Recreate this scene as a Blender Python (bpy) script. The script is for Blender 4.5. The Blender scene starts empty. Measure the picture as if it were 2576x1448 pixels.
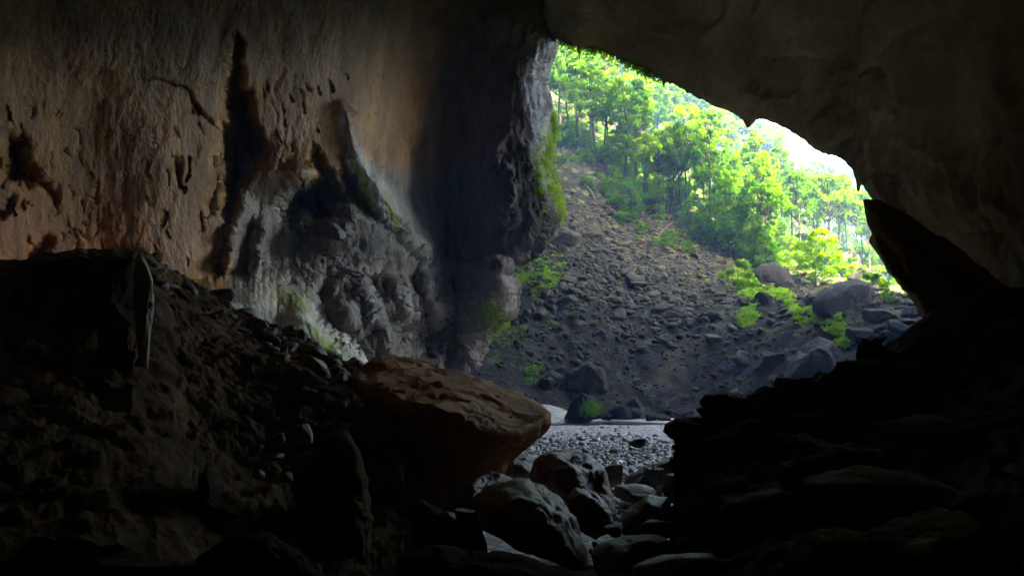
import bpy, math, random
import numpy as np

# ------------------------------------------------------------------ camera, world, sun
S = bpy.context.scene
COL = S.collection
F, CX, CY = 2022.0, 1288.0, 724.0          # focal length and centre of the reference frame (2576 x 1448)
CAMZ, PITCH = 5.0, math.radians(5.0)

cd = bpy.data.cameras.new('camera')
cam = bpy.data.objects.new('camera', cd)
COL.objects.link(cam)
cam.location = (0, 0, CAMZ)
cam.rotation_euler = (math.pi / 2 + PITCH, 0, 0)
cd.sensor_width = 36.0
cd.lens = 36.0 * F / 2576.0
cd.clip_start, cd.clip_end = 0.1, 2000.0
S.camera = cam

SUN_DIR = np.array([0.16, -0.60, 0.78]); SUN_DIR /= np.linalg.norm(SUN_DIR)   # towards the sun
SUN_EL = math.asin(SUN_DIR[2]); SUN_AZ = math.atan2(SUN_DIR[0], SUN_DIR[1])
w = bpy.data.worlds.new('World'); S.world = w; w.use_nodes = True
nt = w.node_tree; nt.nodes.clear()
sky = nt.nodes.new('ShaderNodeTexSky'); sky.sky_type = 'NISHITA'; sky.sun_disc = False
sky.sun_elevation = SUN_EL; sky.sun_rotation = SUN_AZ; sky.dust_density = 5.0; sky.air_density = 0.6; sky.ozone_density = 0.6
bg = nt.nodes.new('ShaderNodeBackground'); bg.inputs['Strength'].default_value = 0.15
wo = nt.nodes.new('ShaderNodeOutputWorld')
nt.links.new(sky.outputs[0], bg.inputs[0]); nt.links.new(bg.outputs[0], wo.inputs[0])

sd = bpy.data.lights.new('sun', 'SUN'); sd.energy = 5.0; sd.angle = math.radians(0.5); sd.color = (1.0, 0.93, 0.80)
sun = bpy.data.objects.new('sun', sd); COL.objects.link(sun)
from mathutils import Vector
sun.rotation_euler = Vector((-SUN_DIR).tolist()).to_track_quat('-Z', 'Y').to_euler()
sun.location = (60, 60, 150)

S.view_settings.view_transform = 'Standard'; S.view_settings.look = 'None'
S.view_settings.gamma = 1.0; S.view_settings.use_curve_mapping = False
S.view_settings.exposure = 4.7
S.view_settings.use_white_balance = True; S.view_settings.white_balance_temperature = 9200; S.view_settings.white_balance_tint = 8
cy = S.cycles
cy.use_denoising = True
cy.max_bounces = 8; cy.diffuse_bounces = 6; cy.glossy_bounces = 3; cy.transmission_bounces = 6
cy.volume_bounces = 1; cy.transparent_max_bounces = 8
cy.caustics_reflective = False; cy.caustics_refractive = False
cy.sample_clamp_indirect = 4.0
cy.use_adaptive_sampling = False

# ------------------------------------------------------------------ helpers
def P(px, py, d):
    """world point(s) seen at reference pixel px,py at forward distance d"""
    px = np.asarray(px, float); py = np.asarray(py, float); d = np.asarray(d, float)
    x = (px - CX) / F; z = -(py - CY) / F
    c, s = math.cos(PITCH), math.sin(PITCH)
    yy = c - z * s; zz = s + z * c
    k = d / yy
    return np.stack(np.broadcast_arrays(x * k, d, CAMZ + zz * k), -1)

def ss(a, b, x):
    t = np.clip((np.asarray(x, float) - a) / (b - a), 0, 1)
    return t * t * (3 - 2 * t)

def _h(ix, iy, iz, seed):
    h = (ix.astype(np.uint32) * np.uint32(374761393)) ^ (iy.astype(np.uint32) * np.uint32(668265263)) ^ (iz.astype(np.uint32) * np.uint32(2147483647 & 0x7feb352d)) ^ np.uint32((seed * 974634777 + 12345) & 0xffffffff)
    h ^= h >> np.uint32(15); h *= np.uint32(0x2c1b3c6d); h ^= h >> np.uint32(12)
    h *= np.uint32(0x297a2d39); h ^= h >> np.uint32(15)
    return h

def noise(p, seed=0):
    p = np.asarray(p, float)
    sh = p.shape[:-1]; p = p.reshape(-1, 3)
    i = np.floor(p).astype(np.int64); f = p - i
    u = f * f * f * (f * (f * 6 - 15) + 10)
    out = np.zeros(len(p))
    for c in range(8):
        o = np.array([(c >> 2) & 1, (c >> 1) & 1, c & 1])
        q = i + o
        h = _h(q[:, 0] & 0xffffffff, q[:, 1] & 0xffffffff, q[:, 2] & 0xffffffff, seed)
        g0 = (h & np.uint32(1023)).astype(float) / 511.5 - 1
        g1 = ((h >> np.uint32(10)) & np.uint32(1023)).astype(float) / 511.5 - 1
        g2 = ((h >> np.uint32(20)) & np.uint32(1023)).astype(float) / 511.5 - 1
        v = g0 * (f[:, 0] - o[0]) + g1 * (f[:, 1] - o[1]) + g2 * (f[:, 2] - o[2])
        ww = (u[:, 0] if o[0] else 1 - u[:, 0]) * (u[:, 1] if o[1] else 1 - u[:, 1]) * (u[:, 2] if o[2] else 1 - u[:, 2])
        out += ww * v
    return (out * 1.2).reshape(sh)

def fbm(p, octv=4, seed=0, gain=0.5):
    a, t, s = 1.0, 0.0, 0.0
    p = np.asarray(p, float)
    for k in range(octv):
        t = t + a * noise(p * (2.03 ** k) + 17.3 * k, seed + k); s += a; a *= gain
    return t / s

def ridged(p, octv=4, seed=0, gain=0.5):
    a, t, s = 1.0, 0.0, 0.0
    p = np.asarray(p, float)
    for k in range(octv):
        n = 1 - 2.2 * np.abs(noise(p * (2.03 ** k) + 9.1 * k, seed + k)); t = t + a * n; s += a; a *= gain
    return t / s

def worley(p, seed=0):
    p = np.asarray(p, float); sh = p.shape[:-1]; p = p.reshape(-1, 3)
    i = np.floor(p).astype(np.int64)
    f1 = np.full(len(p), 9.0); f2 = np.full(len(p), 9.0); idv = np.zeros(len(p))
    for dx in (-1, 0, 1):
        for dy in (-1, 0, 1):
            for dz in (-1, 0, 1):
                q = i + np.array([dx, dy, dz])
                h = _h(q[:, 0] & 0xffffffff, q[:, 1] & 0xffffffff, q[:, 2] & 0xffffffff, seed)
                c = q + np.stack([(h & np.uint32(1023)) / 1023.0, ((h >> np.uint32(10)) & np.uint32(1023)) / 1023.0, ((h >> np.uint32(20)) & np.uint32(1023)) / 1023.0], -1)
                d = np.linalg.norm(p - c, axis=1)
                m = d < f1
                f2 = np.where(m, f1, np.minimum(f2, d)); idv = np.where(m, (h % np.uint32(1000)) / 1000.0, idv); f1 = np.where(m, d, f1)
    return f1.reshape(sh), f2.reshape(sh), idv.reshape(sh)

def rbf(pts, vals, lam=1e-4):
    """thin plate spline through scattered 2-D points"""
    pts = np.asarray(pts, float); vals = np.asarray(vals, float)
    sc = np.ptp(pts, axis=0).max(); c0 = pts.mean(0); a = (pts - c0) / sc
    def ker(r): return np.where(r > 1e-9, r * r * np.log(r + 1e-12), 0)
    n = len(a)
    K = ker(np.linalg.norm(a[:, None] - a[None], axis=2)) + lam * np.eye(n)
    Pm = np.c_[np.ones(n), a]
    A = np.block([[K, Pm], [Pm.T, np.zeros((3, 3))]])
    sol = np.linalg.solve(A, np.r_[vals, 0, 0, 0])
    def ev(q):
        q = np.asarray(q, float); sh = q.shape[:-1]; b = (q.reshape(-1, 2) - c0) / sc
        out = sol[n] + b @ sol[n + 1:]
        for k in range(n):
            out += sol[k] * ker(np.hypot(b[:, 0] - a[k, 0], b[:, 1] - a[k, 1]))
        return out.reshape(sh)
    return ev

def cr(ctrl, n):
    """Catmull-Rom resample of an (m,...) array to n samples along axis 0"""
    ctrl = np.asarray(ctrl, float); m = len(ctrl)
    t = np.linspace(0, m - 1, n); i = np.minimum(t.astype(int), m - 2); f = (t - i).reshape((-1,) + (1,) * (ctrl.ndim - 1))
    g = lambda k: ctrl[np.clip(k, 0, m - 1)]
    p0, p1, p2, p3 = g(i - 1), g(i), g(i + 1), g(i + 2)
    return 0.5 * (2 * p1 + (p2 - p0) * f + (2 * p0 - 5 * p1 + 4 * p2 - p3) * f ** 2 + (3 * p1 - p0 - 3 * p2 + p3) * f ** 3)

def patch(grid, nv, nu):
    g = cr(np.asarray(grid, float), nv)
    return np.swapaxes(cr(np.swapaxes(g, 0, 1), nu), 0, 1)

def gnormals(g):
    du = np.gradient(g, axis=1); dv = np.gradient(g, axis=0)
    n = np.cross(du, dv); return n / (np.linalg.norm(n, axis=2, keepdims=True) + 1e-9)

def gfaces(nv, nu, flip=False):
    a = np.arange(nv * nu).reshape(nv, nu)
    q = np.stack([a[:-1, :-1], a[:-1, 1:], a[1:, 1:], a[1:, :-1]], -1).reshape(-1, 4)
    return q[:, ::-1] if flip else q

def mesh(name, v, f, mat=None, smooth=True, col=None):
    v = np.ascontiguousarray(np.asarray(v, float).reshape(-1, 3)); f = np.asarray(f)
    k = f.shape[1]
    me = bpy.data.meshes.new(name)
    me.vertices.add(len(v)); me.vertices.foreach_set('co', v.ravel())
    me.loops.add(f.size); me.loops.foreach_set('vertex_index', f.ravel().astype(np.int32))
    me.polygons.add(len(f))
    me.polygons.foreach_set('loop_start', np.arange(0, f.size, k, dtype=np.int32))
    me.polygons.foreach_set('loop_total', np.full(len(f), k, dtype=np.int32))
    me.polygons.foreach_set('use_smooth', np.full(len(f), smooth))
    if mat: me.materials.append(mat)
    me.update(calc_edges=True)
    if col is not None:
        at = me.color_attributes.new('tint', 'FLOAT_COLOR', 'POINT')
        c = np.ones((len(v), 4)); c[:, :3] = np.asarray(col).reshape(-1, 3)
        at.data.foreach_set('color', c.ravel())
    return me

def link(name, me, parent=None, loc=None):
    o = bpy.data.objects.new(name, me); COL.objects.link(o)
    if parent is not None: o.parent = parent
    if loc is not None: o.location = [float(a) for a in loc]
    return o

def tag(o, label=None, cat=None, group=None, kind=None):
    if label: o['label'] = label
    if cat: o['category'] = cat
    if group: o['group'] = group
    if kind: o['kind'] = kind
    return o

def based(name, v, f, mat, label, cat, group=None, kind=None, col=None, parent=None, smooth=True):
    """one mesh object with its origin at its base"""
    v = np.asarray(v, float).reshape(-1, 3)
    b = np.array([v[:, 0].mean(), v[:, 1].mean(), v[:, 2].min()])
    o = link(name, mesh(name, v - b, f, mat, smooth, col), parent, b)
    return tag(o, label, cat, group, kind)

_ico = {}
def ico(sub):
    if sub not in _ico:
        import bmesh
        bm = bmesh.new(); bmesh.ops.create_icosphere(bm, subdivisions=sub, radius=1.0)
        v = np.array([x.co[:] for x in bm.verts]); f = np.array([[x.index for x in p.verts] for p in bm.faces]); bm.free()
        _ico[sub] = (v / np.linalg.norm(v, axis=1, keepdims=True), f)
    return _ico[sub]

def rock(seed, sub=4, cuts=12, sharp=16, rough=0.10, freq=1.6):
    """unit faceted boulder"""
    r = np.random.RandomState(seed); d, f = ico(sub)
    n = r.normal(size=(cuts, 3)); n /= np.linalg.norm(n, axis=1, keepdims=True)
    n = np.r_[n, np.eye(3), -np.eye(3)]
    h = np.r_[r.uniform(.66, 1.0, cuts), np.full(6, 1.0)]
    m = np.maximum(d @ n.T, 0) / h
    rad = (m ** sharp).sum(1) ** (-1.0 / sharp)
    v = d * rad[:, None]
    v = v * (1 + rough * fbm(v * freq + seed * 3.7, 4, seed))[:, None]
    v = v * (1 + 0.35 * rough * ridged(v * freq * 2.3 + seed, 3, seed + 5))[:, None]
    v /= np.abs(v).max(0)
    if sub >= 4: v = v * (1 + 0.3 * rough * ridged(v * 6 + seed, 4, seed + 8, .6))[:, None]
    return v, f

def rotz(v, a):
    c, s = math.cos(a), math.sin(a)
    return v @ np.array([[c, s, 0], [-s, c, 0], [0, 0, 1]])

def tilt(v, ax, ay):
    cx, sx, cy_, sy = math.cos(ax), math.sin(ax), math.cos(ay), math.sin(ay)
    return v @ np.array([[1, 0, 0], [0, cx, sx], [0, -sx, cx]]) @ np.array([[cy_, 0, -sy], [0, 1, 0], [sy, 0, cy_]])

# ------------------------------------------------------------------ materials
def new_mat(name):
    m = bpy.data.materials.new(name); m.use_nodes = True
    t = m.node_tree; t.nodes.clear()
    return m, t

def N(t, kind, **kw):
    n = t.nodes.new(kind)
    for k, v in kw.items():
        if k in n.inputs: n.inputs[k].default_value = v
        else: setattr(n, k, v)
    return n

def ramp(t, fac, stops):
    r = t.nodes.new('ShaderNodeValToRGB'); e = r.color_ramp.elements
    while len(e) < len(stops): e.new(0.5)
    for k, (p, c) in enumerate(stops):
        e[k].position = p; e[k].color = (c[0], c[1], c[2], 1)
    t.links.new(fac, r.inputs[0]); return r.outputs[0]

def rock_mat(name, dark, mid, light, scale=0.5, rough=(0.55, 0.85), bump=0.25, bscale=3.0, tint=False, streak=1.0, spec=0.4, moss=None, vary=False, wet=False):
    m, t = new_mat(name); L = t.links.new
    tc = N(t, 'ShaderNodeTexCoord'); mp = N(t, 'ShaderNodeMapping'); mp.inputs['Scale'].default_value = (1, 1, streak)
    L(tc.outputs['Object'], mp.inputs[0])
    n1 = N(t, 'ShaderNodeTexNoise', Scale=scale, Detail=8.0, Roughness=0.62); L(mp.outputs[0], n1.inputs['Vector'])
    n2 = N(t, 'ShaderNodeTexNoise', Scale=scale * 7, Detail=6.0, Roughness=0.7); L(mp.outputs[0], n2.inputs['Vector'])
    mx = N(t, 'ShaderNodeMath', operation='MULTIPLY_ADD'); L(n2.outputs[0], mx.inputs[0]); mx.inputs[1].default_value = 0.45
    sb = N(t, 'ShaderNodeMath', operation='SUBTRACT'); L(n1.outputs[0], sb.inputs[0]); sb.inputs[1].default_value = 0.22
    L(sb.outputs[0], mx.inputs[2])
    c = ramp(t, mx.outputs[0], [(0.28, dark), (0.5, mid), (0.72, light)])
    if vary:
        ge0 = N(t, 'ShaderNodeNewGeometry'); oi0 = N(t, 'ShaderNodeObjectInfo'); sm = N(t, 'ShaderNodeMath', operation='ADD'); L(ge0.outputs['Random Per Island'], sm.inputs[0]); L(oi0.outputs['Random'], sm.inputs[1])
        fr = N(t, 'ShaderNodeMath', operation='FRACT'); L(sm.outputs[0], fr.inputs[0])
        cc = ramp(t, fr.outputs[0], [(0.0, (0.45, 0.45, 0.47)), (0.5, (0.95, 0.92, 0.86)), (0.85, (1.25, 1.15, 0.95)), (1.0, (1.9, 1.75, 1.4))])
        mv = N(t, 'ShaderNodeMix', data_type='RGBA', blend_type='MULTIPLY'); mv.inputs['Factor'].default_value = 1.0
        L(c, mv.inputs[6]); L(cc, mv.inputs[7]); c = mv.outputs[2]
    if tint:
        at = N(t, 'ShaderNodeAttribute', attribute_name='tint')
        mm = N(t, 'ShaderNodeMix', data_type='RGBA', blend_type='MULTIPLY'); mm.inputs['Factor'].default_value = 1.0
        L(c, mm.inputs[6]); L(at.outputs['Color'], mm.inputs[7]); c = mm.outputs[2]
    if moss:
        n3 = N(t, 'ShaderNodeTexNoise', Scale=scale * 2.2, Detail=6.0); L(tc.outputs['Object'], n3.inputs['Vector'])
        ge = N(t, 'ShaderNodeNewGeometry'); sx = N(t, 'ShaderNodeSeparateXYZ'); L(ge.outputs['Normal'], sx.inputs[0])
        ad = N(t, 'ShaderNodeMath', operation='MULTIPLY_ADD'); L(sx.outputs[2], ad.inputs[0]); ad.inputs[1].default_value = 0.18; L(n3.outputs[0], ad.inputs[2])
        rm = ramp(t, ad.outputs[0], [(moss[1], (0, 0, 0)), (moss[1] + 0.1, (1, 1, 1))])
        mm = N(t, 'ShaderNodeMix', data_type='RGBA'); L(rm, mm.inputs['Factor']); L(c, mm.inputs[6]); mm.inputs[7].default_value = (*moss[0], 1); c = mm.outputs[2]
    b = N(t, 'ShaderNodeBsdfPrincipled'); b.inputs['Specular IOR Level'].default_value = spec
    if wet:
        sw = N(t, 'ShaderNodeSeparateColor'); L(at.outputs['Color'], sw.inputs[0]); mw = N(t, 'ShaderNodeMapRange'); L(sw.outputs[0], mw.inputs[0])
        mw.inputs[1].default_value = 0.10; mw.inputs[2].default_value = 0.45; mw.inputs[3].default_value = 0.04; mw.inputs[4].default_value = spec; L(mw.outputs[0], b.inputs['Specular IOR Level'])
    L(c, b.inputs['Base Color'])
    rr = N(t, 'ShaderNodeMapRange'); L(n2.outputs[0], rr.inputs[0]); rr.inputs[1].default_value = 0.35; rr.inputs[2].default_value = 0.65
    rr.inputs[3].default_value = rough[0]; rr.inputs[4].default_value = rough[1]; L(rr.outputs[0], b.inputs['Roughness'])
    nb = N(t, 'ShaderNodeTexNoise', Scale=bscale, Detail=9.0, Roughness=0.65); L(mp.outputs[0], nb.inputs['Vector'])
    bp = N(t, 'ShaderNodeBump', Strength=bump, Distance=0.3); L(nb.outputs[0], bp.inputs['Height']); L(bp.outputs[0], b.inputs['Normal'])
    o = N(t, 'ShaderNodeOutputMaterial'); L(b.outputs[0], o.inputs[0])
    return m

def leaf_mat(name, c1, c2, tr1, tr2, scale=0.35, mixf=0.55):
    m, t = new_mat(name); L = t.links.new
    oi = N(t, 'ShaderNodeObjectInfo'); tc = N(t, 'ShaderNodeTexCoord')
    n = N(t, 'ShaderNodeTexNoise', Scale=scale, Detail=4.0); L(tc.outputs['Object'], n.inputs['Vector'])
    wn = N(t, 'ShaderNodeTexNoise', Scale=6.0, Detail=1.0); L(tc.outputs['Object'], wn.inputs['Vector'])
    a = N(t, 'ShaderNodeMath', operation='ADD'); L(n.outputs[0], a.inputs[0])
    k = N(t, 'ShaderNodeMath', operation='MULTIPLY_ADD'); L(oi.outputs['Random'], k.inputs[0]); k.inputs[1].default_value = 0.35; k.inputs[2].default_value = -0.42
    k2 = N(t, 'ShaderNodeMath', operation='MULTIPLY_ADD'); L(wn.outputs[0], k2.inputs[0]); k2.inputs[1].default_value = 0.5; L(k.outputs[0], k2.inputs[2]); L(k2.outputs[0], a.inputs[1])
    c = ramp(t, a.outputs[0], [(0.25, c1), (0.75, c2)]); c2_ = ramp(t, a.outputs[0], [(0.25, tr1), (0.75, tr2)])
    d = N(t, 'ShaderNodeBsdfPrincipled', Roughness=0.55); d.inputs['Specular IOR Level'].default_value = 0.08; L(c, d.inputs['Base Color'])
    tr = N(t, 'ShaderNodeBsdfTranslucent'); L(c2_, tr.inputs[0])
    mx = N(t, 'ShaderNodeMixShader'); mx.inputs[0].default_value = mixf
    L(d.outputs[0], mx.inputs[1]); L(tr.outputs[0], mx.inputs[2])
    o = N(t, 'ShaderNodeOutputMaterial'); L(mx.outputs[0], o.inputs[0])
    return m

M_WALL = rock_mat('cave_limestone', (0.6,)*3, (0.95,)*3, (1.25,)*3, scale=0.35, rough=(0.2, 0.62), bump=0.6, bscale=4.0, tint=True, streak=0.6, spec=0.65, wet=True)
M_ROOF = rock_mat('roof_limestone', (0.13, 0.09, 0.042), (0.25, 0.175, 0.085), (0.42, 0.315, 0.17), scale=0.16, rough=(0.7, 0.95), bump=0.5, bscale=0.9, spec=0.2)
M_CLIFF = rock_mat('pale_cliff', (0.30, 0.28, 0.24), (0.42, 0.40, 0.35), (0.5, 0.48, 0.43), scale=0.16, bump=0.5, bscale=0.9)
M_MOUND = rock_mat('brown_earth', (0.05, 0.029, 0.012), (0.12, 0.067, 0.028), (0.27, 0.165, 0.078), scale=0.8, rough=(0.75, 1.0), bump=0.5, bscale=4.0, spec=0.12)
M_CREST = rock_mat('pale_brown_stone', (0.07, 0.041, 0.02), (0.15, 0.092, 0.048), (0.26, 0.175, 0.10), scale=1.0, rough=(0.3, 0.7), bump=0.3, bscale=5.0, vary=True)
M_RED = rock_mat('red_brown_rock', (0.36, 0.14, 0.035), (0.60, 0.255, 0.07), (0.70, 0.36, 0.125), scale=0.7, rough=(0.6, 0.9), bump=0.18, bscale=3.0, spec=0.25)
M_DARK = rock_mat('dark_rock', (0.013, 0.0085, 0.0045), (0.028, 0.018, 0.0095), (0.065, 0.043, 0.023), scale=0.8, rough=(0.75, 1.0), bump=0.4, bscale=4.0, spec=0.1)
M_GULLY = rock_mat('wet_gully_rock', (0.075, 0.058, 0.04), (0.17, 0.132, 0.09), (0.33, 0.265, 0.185), scale=1.0, rough=(0.3, 0.6), bump=0.4, bscale=5.0, spec=0.5)
M_BROWNB = rock_mat('brown_boulder', (0.12, 0.06, 0.025), (0.25, 0.128, 0.052), (0.42, 0.25, 0.115), scale=1.0, rough=(0.2, 0.6), bump=0.4, bscale=5.0, spec=0.35)
M_SOIL = rock_mat('slope_soil', (0.009, 0.0086, 0.006), (0.0175, 0.0165, 0.0115), (0.036, 0.033, 0.023), scale=0.4, rough=(0.7, 0.95), bump=0.8, bscale=1.5, tint=True, spec=0.15, moss=((0.05, 0.085, 0.02), 0.68))
M_STONE = rock_mat('slope_stone', (0.014, 0.0138, 0.009), (0.032, 0.031, 0.020), (0.078, 0.074, 0.046), scale=0.5, rough=(0.6, 0.9), bump=0.5, bscale=3.0, spec=0.22, moss=((0.05, 0.075, 0.012), 0.66), vary=True)
M_GREY = rock_mat('grey_boulder', (0.008, 0.008, 0.0075), (0.015, 0.015, 0.0145), (0.032, 0.032, 0.029), scale=0.5, rough=(0.65, 0.9), bump=0.6, bscale=2.5, spec=0.15, moss=((0.08, 0.11, 0.04), 0.74))
M_GRAVEL = rock_mat('wet_gravel', (0.12, 0.12, 0.12), (0.30, 0.30, 0.30), (0.58, 0.58, 0.57), scale=2.0, rough=(0.06, 0.26), bump=0.2, bscale=6.0, spec=1.0, vary=True)
M_SAND = rock_mat('wet_sand', (0.42, 0.41, 0.40), (0.6, 0.59, 0.57), (0.7, 0.69, 0.67), scale=0.45, rough=(0.06, 0.4), bump=0.8, bscale=3.5, spec=0.7)
M_BARK = rock_mat('bark', (0.012, 0.01, 0.007), (0.03, 0.025, 0.018), (0.07, 0.058, 0.042), scale=2.0, rough=(0.7, 0.9), bump=0.4, bscale=6.0)
M_LEAF = leaf_mat('leaf_green', (0.012, 0.055, 0.002), (0.042, 0.115, 0.003), (0.09, 0.32, 0.002), (0.24, 0.54, 0.003))
M_LEAFY = leaf_mat('leaf_yellow_green', (0.024, 0.075, 0.002), (0.065, 0.145, 0.003), (0.16, 0.42, 0.002), (0.36, 0.66, 0.003))
M_MOSS = leaf_mat('moss_green', (0.13, 0.24, 0.01), (0.30, 0.46, 0.015), (0.25, 0.45, 0.01), (0.5, 0.7, 0.02), scale=0.8, mixf=0.35)
M_FERN = leaf_mat('fern_green', (0.05, 0.15, 0.006), (0.17, 0.38, 0.01), (0.14, 0.42, 0.01), (0.40, 0.70, 0.015), scale=0.8, mixf=0.45)

m_, t_ = new_mat('stream_water')
pb = N(t_, 'ShaderNodeBsdfPrincipled', Roughness=0.12); pb.inputs['Base Color'].default_value = (0.10, 0.105, 0.10, 1); pb.inputs['Specular IOR Level'].default_value = 0.7
tcw = N(t_, 'ShaderNodeTexCoord'); nw = N(t_, 'ShaderNodeTexNoise', Scale=2.2, Detail=4.0); t_.links.new(tcw.outputs['Object'], nw.inputs['Vector'])
bw = N(t_, 'ShaderNodeBump', Strength=0.9, Distance=0.25); t_.links.new(nw.outputs[0], bw.inputs['Height']); t_.links.new(bw.outputs[0], pb.inputs['Normal'])
ow = N(t_, 'ShaderNodeOutputMaterial'); t_.links.new(pb.outputs[0], ow.inputs[0]); M_WATER = m_

def seg_dist(px, py, poly):
    """distance to a polyline of (x, y, width, amount) and the interpolated width and amount"""
    best = np.full(px.shape, 1e9); W = np.ones(px.shape); A = np.zeros(px.shape)
    for (x0, y0, w0, a0), (x1, y1, w1, a1) in zip(poly[:-1], poly[1:]):
        dx, dy = x1 - x0, y1 - y0
        t = np.clip(((px - x0) * dx + (py - y0) * dy) / (dx * dx + dy * dy), 0, 1)
        d = np.hypot(px - x0 - t * dx, py - y0 - t * dy) / (w0 + t * (w1 - w0))
        m = d < best
        best = np.where(m, d, best); A = np.where(m, a0 + t * (a1 - a0), A)
    return best, A

# ------------------------------------------------------------------ terrain: hillside
hc = []   # pixel, pixel, distance -> world control points of the slope
for a in [(1180, 935, 63), (1350, 1035, 66), (1550, 1045, 68), (1750, 1055, 68), (1950, 1030, 64), (2200, 990, 58),
          (1220, 850, 69), (1300, 800, 75), (1500, 820, 77), (1700, 850, 76), (1900, 860, 72), (2100, 860, 67), (2320, 830, 63),
          (1280, 700, 82), (1400, 600, 92), (1600, 650, 94), (1800, 690, 91), (2000, 745, 84), (2200, 760, 79), (2330, 765, 76),
          (1400, 460, 107), (1550, 470, 110), (1700, 530, 107), (1900, 630, 102), (2100, 690, 99), (2280, 730, 94),
          (1400, 345, 121), (1600, 385, 128), (1800, 490, 128), (2000, 610, 124), (2150, 660, 122),
          (1400, 200, 160), (1600, 260, 165), (1800, 390, 168), (2000, 540, 170), (2250, 660, 165)]:
    hc.append(P(*a))
hc += [np.array(a, float) for a in [(-15, 52, -3), (5, 50, -3.5), (20, 48, -3.5), (40, 45, -1), (60, 60, 5), (90, 90, 14), (100, 150, 22), (-30, 70, 10), (-55, 100, 34),
                                     (-50, 150, 66), (-20, 200, 92), (20, 220, 85), (60, 225, 50), (95, 220, 36), (10, 35, -5), (-20, 35, -3)]]
hc = np.array(hc)
H0 = rbf(hc[:, :2], hc[:, 2], lam=3e-4)

def hill_z(x, y, detail=True):
    q = np.stack([x, y], -1); z = H0(q)
    p3 = np.stack([x, y, np.zeros_like(x)], -1)
    z = z + 1.2 * fbm(p3 * 0.09, 3, 3) * ss(64, 80, y)
    if detail:
        low = ss(62, 70, y) * (1 - ss(80, 96, y + 0.2 * x))
        z = z + (0.35 + 0.75 * low) * ridged(p3 * 0.33, 5, 8, .55) * ss(60, 70, y) + 0.22 * ridged(p3 * 1.1, 3, 12) + 0.9 * low * np.maximum(noise(p3 * 0.16, 15), 0)
    return z

gx = np.concatenate([np.arange(-60, -8, 1.0), np.arange(-8, 50, 0.3), np.arange(50, 106, 0.8)]); gy = np.concatenate([np.arange(48, 122, 0.26), np.arange(122, 236, 1.2)])
X, Y = np.meshgrid(gx, gy); Z = hill_z(X, Y)
def to_px(x, y, z):
    fx = y * math.cos(PITCH) + (z - CAMZ) * math.sin(PITCH)
    return CX + F * x / fx, CY - F * (-y * math.sin(PITCH) + (z - CAMZ) * math.cos(PITCH)) / fx
hx, hy = to_px(X, Y, hill_z(X, Y, False))
hn = fbm(np.stack([X, Y, 0 * X], -1) * .35, 5, 16, .6)
b, _ = seg_dist(hx + 40 * hn, hy + 30 * hn, [(1812, 690, 8, 1), (1850, 760, 10, 1), (1835, 830, 14, 1), (1780, 890, 30, 1), (1690, 935, 40, 1), (1640, 985, 30, 1)])
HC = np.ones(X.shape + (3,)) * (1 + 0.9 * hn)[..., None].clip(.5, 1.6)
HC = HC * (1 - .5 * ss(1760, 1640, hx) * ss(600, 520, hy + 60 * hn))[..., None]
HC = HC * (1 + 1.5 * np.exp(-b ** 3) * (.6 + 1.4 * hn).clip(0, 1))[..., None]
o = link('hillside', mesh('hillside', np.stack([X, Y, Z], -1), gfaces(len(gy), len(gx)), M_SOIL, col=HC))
tag(o, 'steep dark earth and scree slope rising outside the cave mouth', 'slope', kind='structure')

def on_hill(px, py, d0=None):
    """world point where the sight line of a pixel meets the slope"""
    ds = np.linspace(58, 200, 570)
    q = P(np.full_like(ds, px), np.full_like(ds, py), ds)
    below = q[:, 2] <= hill_z(q[:, 0], q[:, 1], False)
    i = int(np.argmax(below)) if below.any() else len(ds) - 1
    return q[i]

# riverbed, gravel, sand, stream
gx = np.arange(-14, 34, 0.2); gy = np.arange(20, 76, 0.2)
X, Y = np.meshgrid(gx, gy); p3 = np.stack([X, Y, 0 * X], -1)
bar = 1.3 * np.exp(-(((X - 2.4) / 3.0) ** 2 + ((Y - 66) / 2.0) ** 2))
Z = 0.16 * fbm(p3 * 0.25, 3, 41) + 0.03 * fbm(p3 * 2.0, 3, 44) + bar - 0.35 * ss(16, 22, X)
o = link('riverbed', mesh('riverbed', np.stack([X, Y, Z], -1), gfaces(len(gy), len(gx)), M_SAND))
tag(o, 'flat pale wet sand and mud of the riverbed', 'riverbed', kind='structure')
def bed_z(x, y):
    p3 = np.stack([x, y, 0 * x], -1)
    return 0.16 * fbm(p3 * 0.25, 3, 41) + 1.3 * np.exp(-(((x - 2.4) / 3.0) ** 2 + ((y - 66) / 2.0) ** 2)) - 0.35 * ss(16, 22, x)
# stream sheet following the bank
us = np.linspace(0, 1, 60); vs = np.linspace(0, 1, 10)
U, V = np.meshgrid(us, vs)
SX = 2 + U * 20; SY = 60.2 + 1.2 * np.sin(U * 7) + V * (1.6 + 0.9 * np.sin(U * 5 + 1))+ U * 1.2
SZ = np.full_like(SX, 0.10) 
o = link('stream', mesh('stream', np.stack([SX, SY, SZ], -1), gfaces(10, 60), M_WATER))
tag(o, 'shallow glinting stream crossing the riverbed below the slope', 'stream', kind='structure')

def join(parts):
    vs, fs, n = [], [], 0
    for v, f in parts: vs.append(v); fs.append(f + n); n += len(v)
    return np.concatenate(vs), np.concatenate(fs)

def scatter_mesh(protos, pos, size, rng, squash=0.65):
    vs, fs, n = [], [], 0
    for k in range(len(pos)):
        v, f = protos[rng.randint(len(protos))]
        s = size[k] * rng.uniform(0.7, 1.3, 3); s[2] *= squash
        v = tilt(rotz(v * s, rng.uniform(0, 6.28)), rng.normal(0, .35), rng.normal(0, .35)) + pos[k]
        vs.append(v); fs.append(f + n); n += len(v)
    return np.concatenate(vs), np.concatenate(fs)

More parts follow.
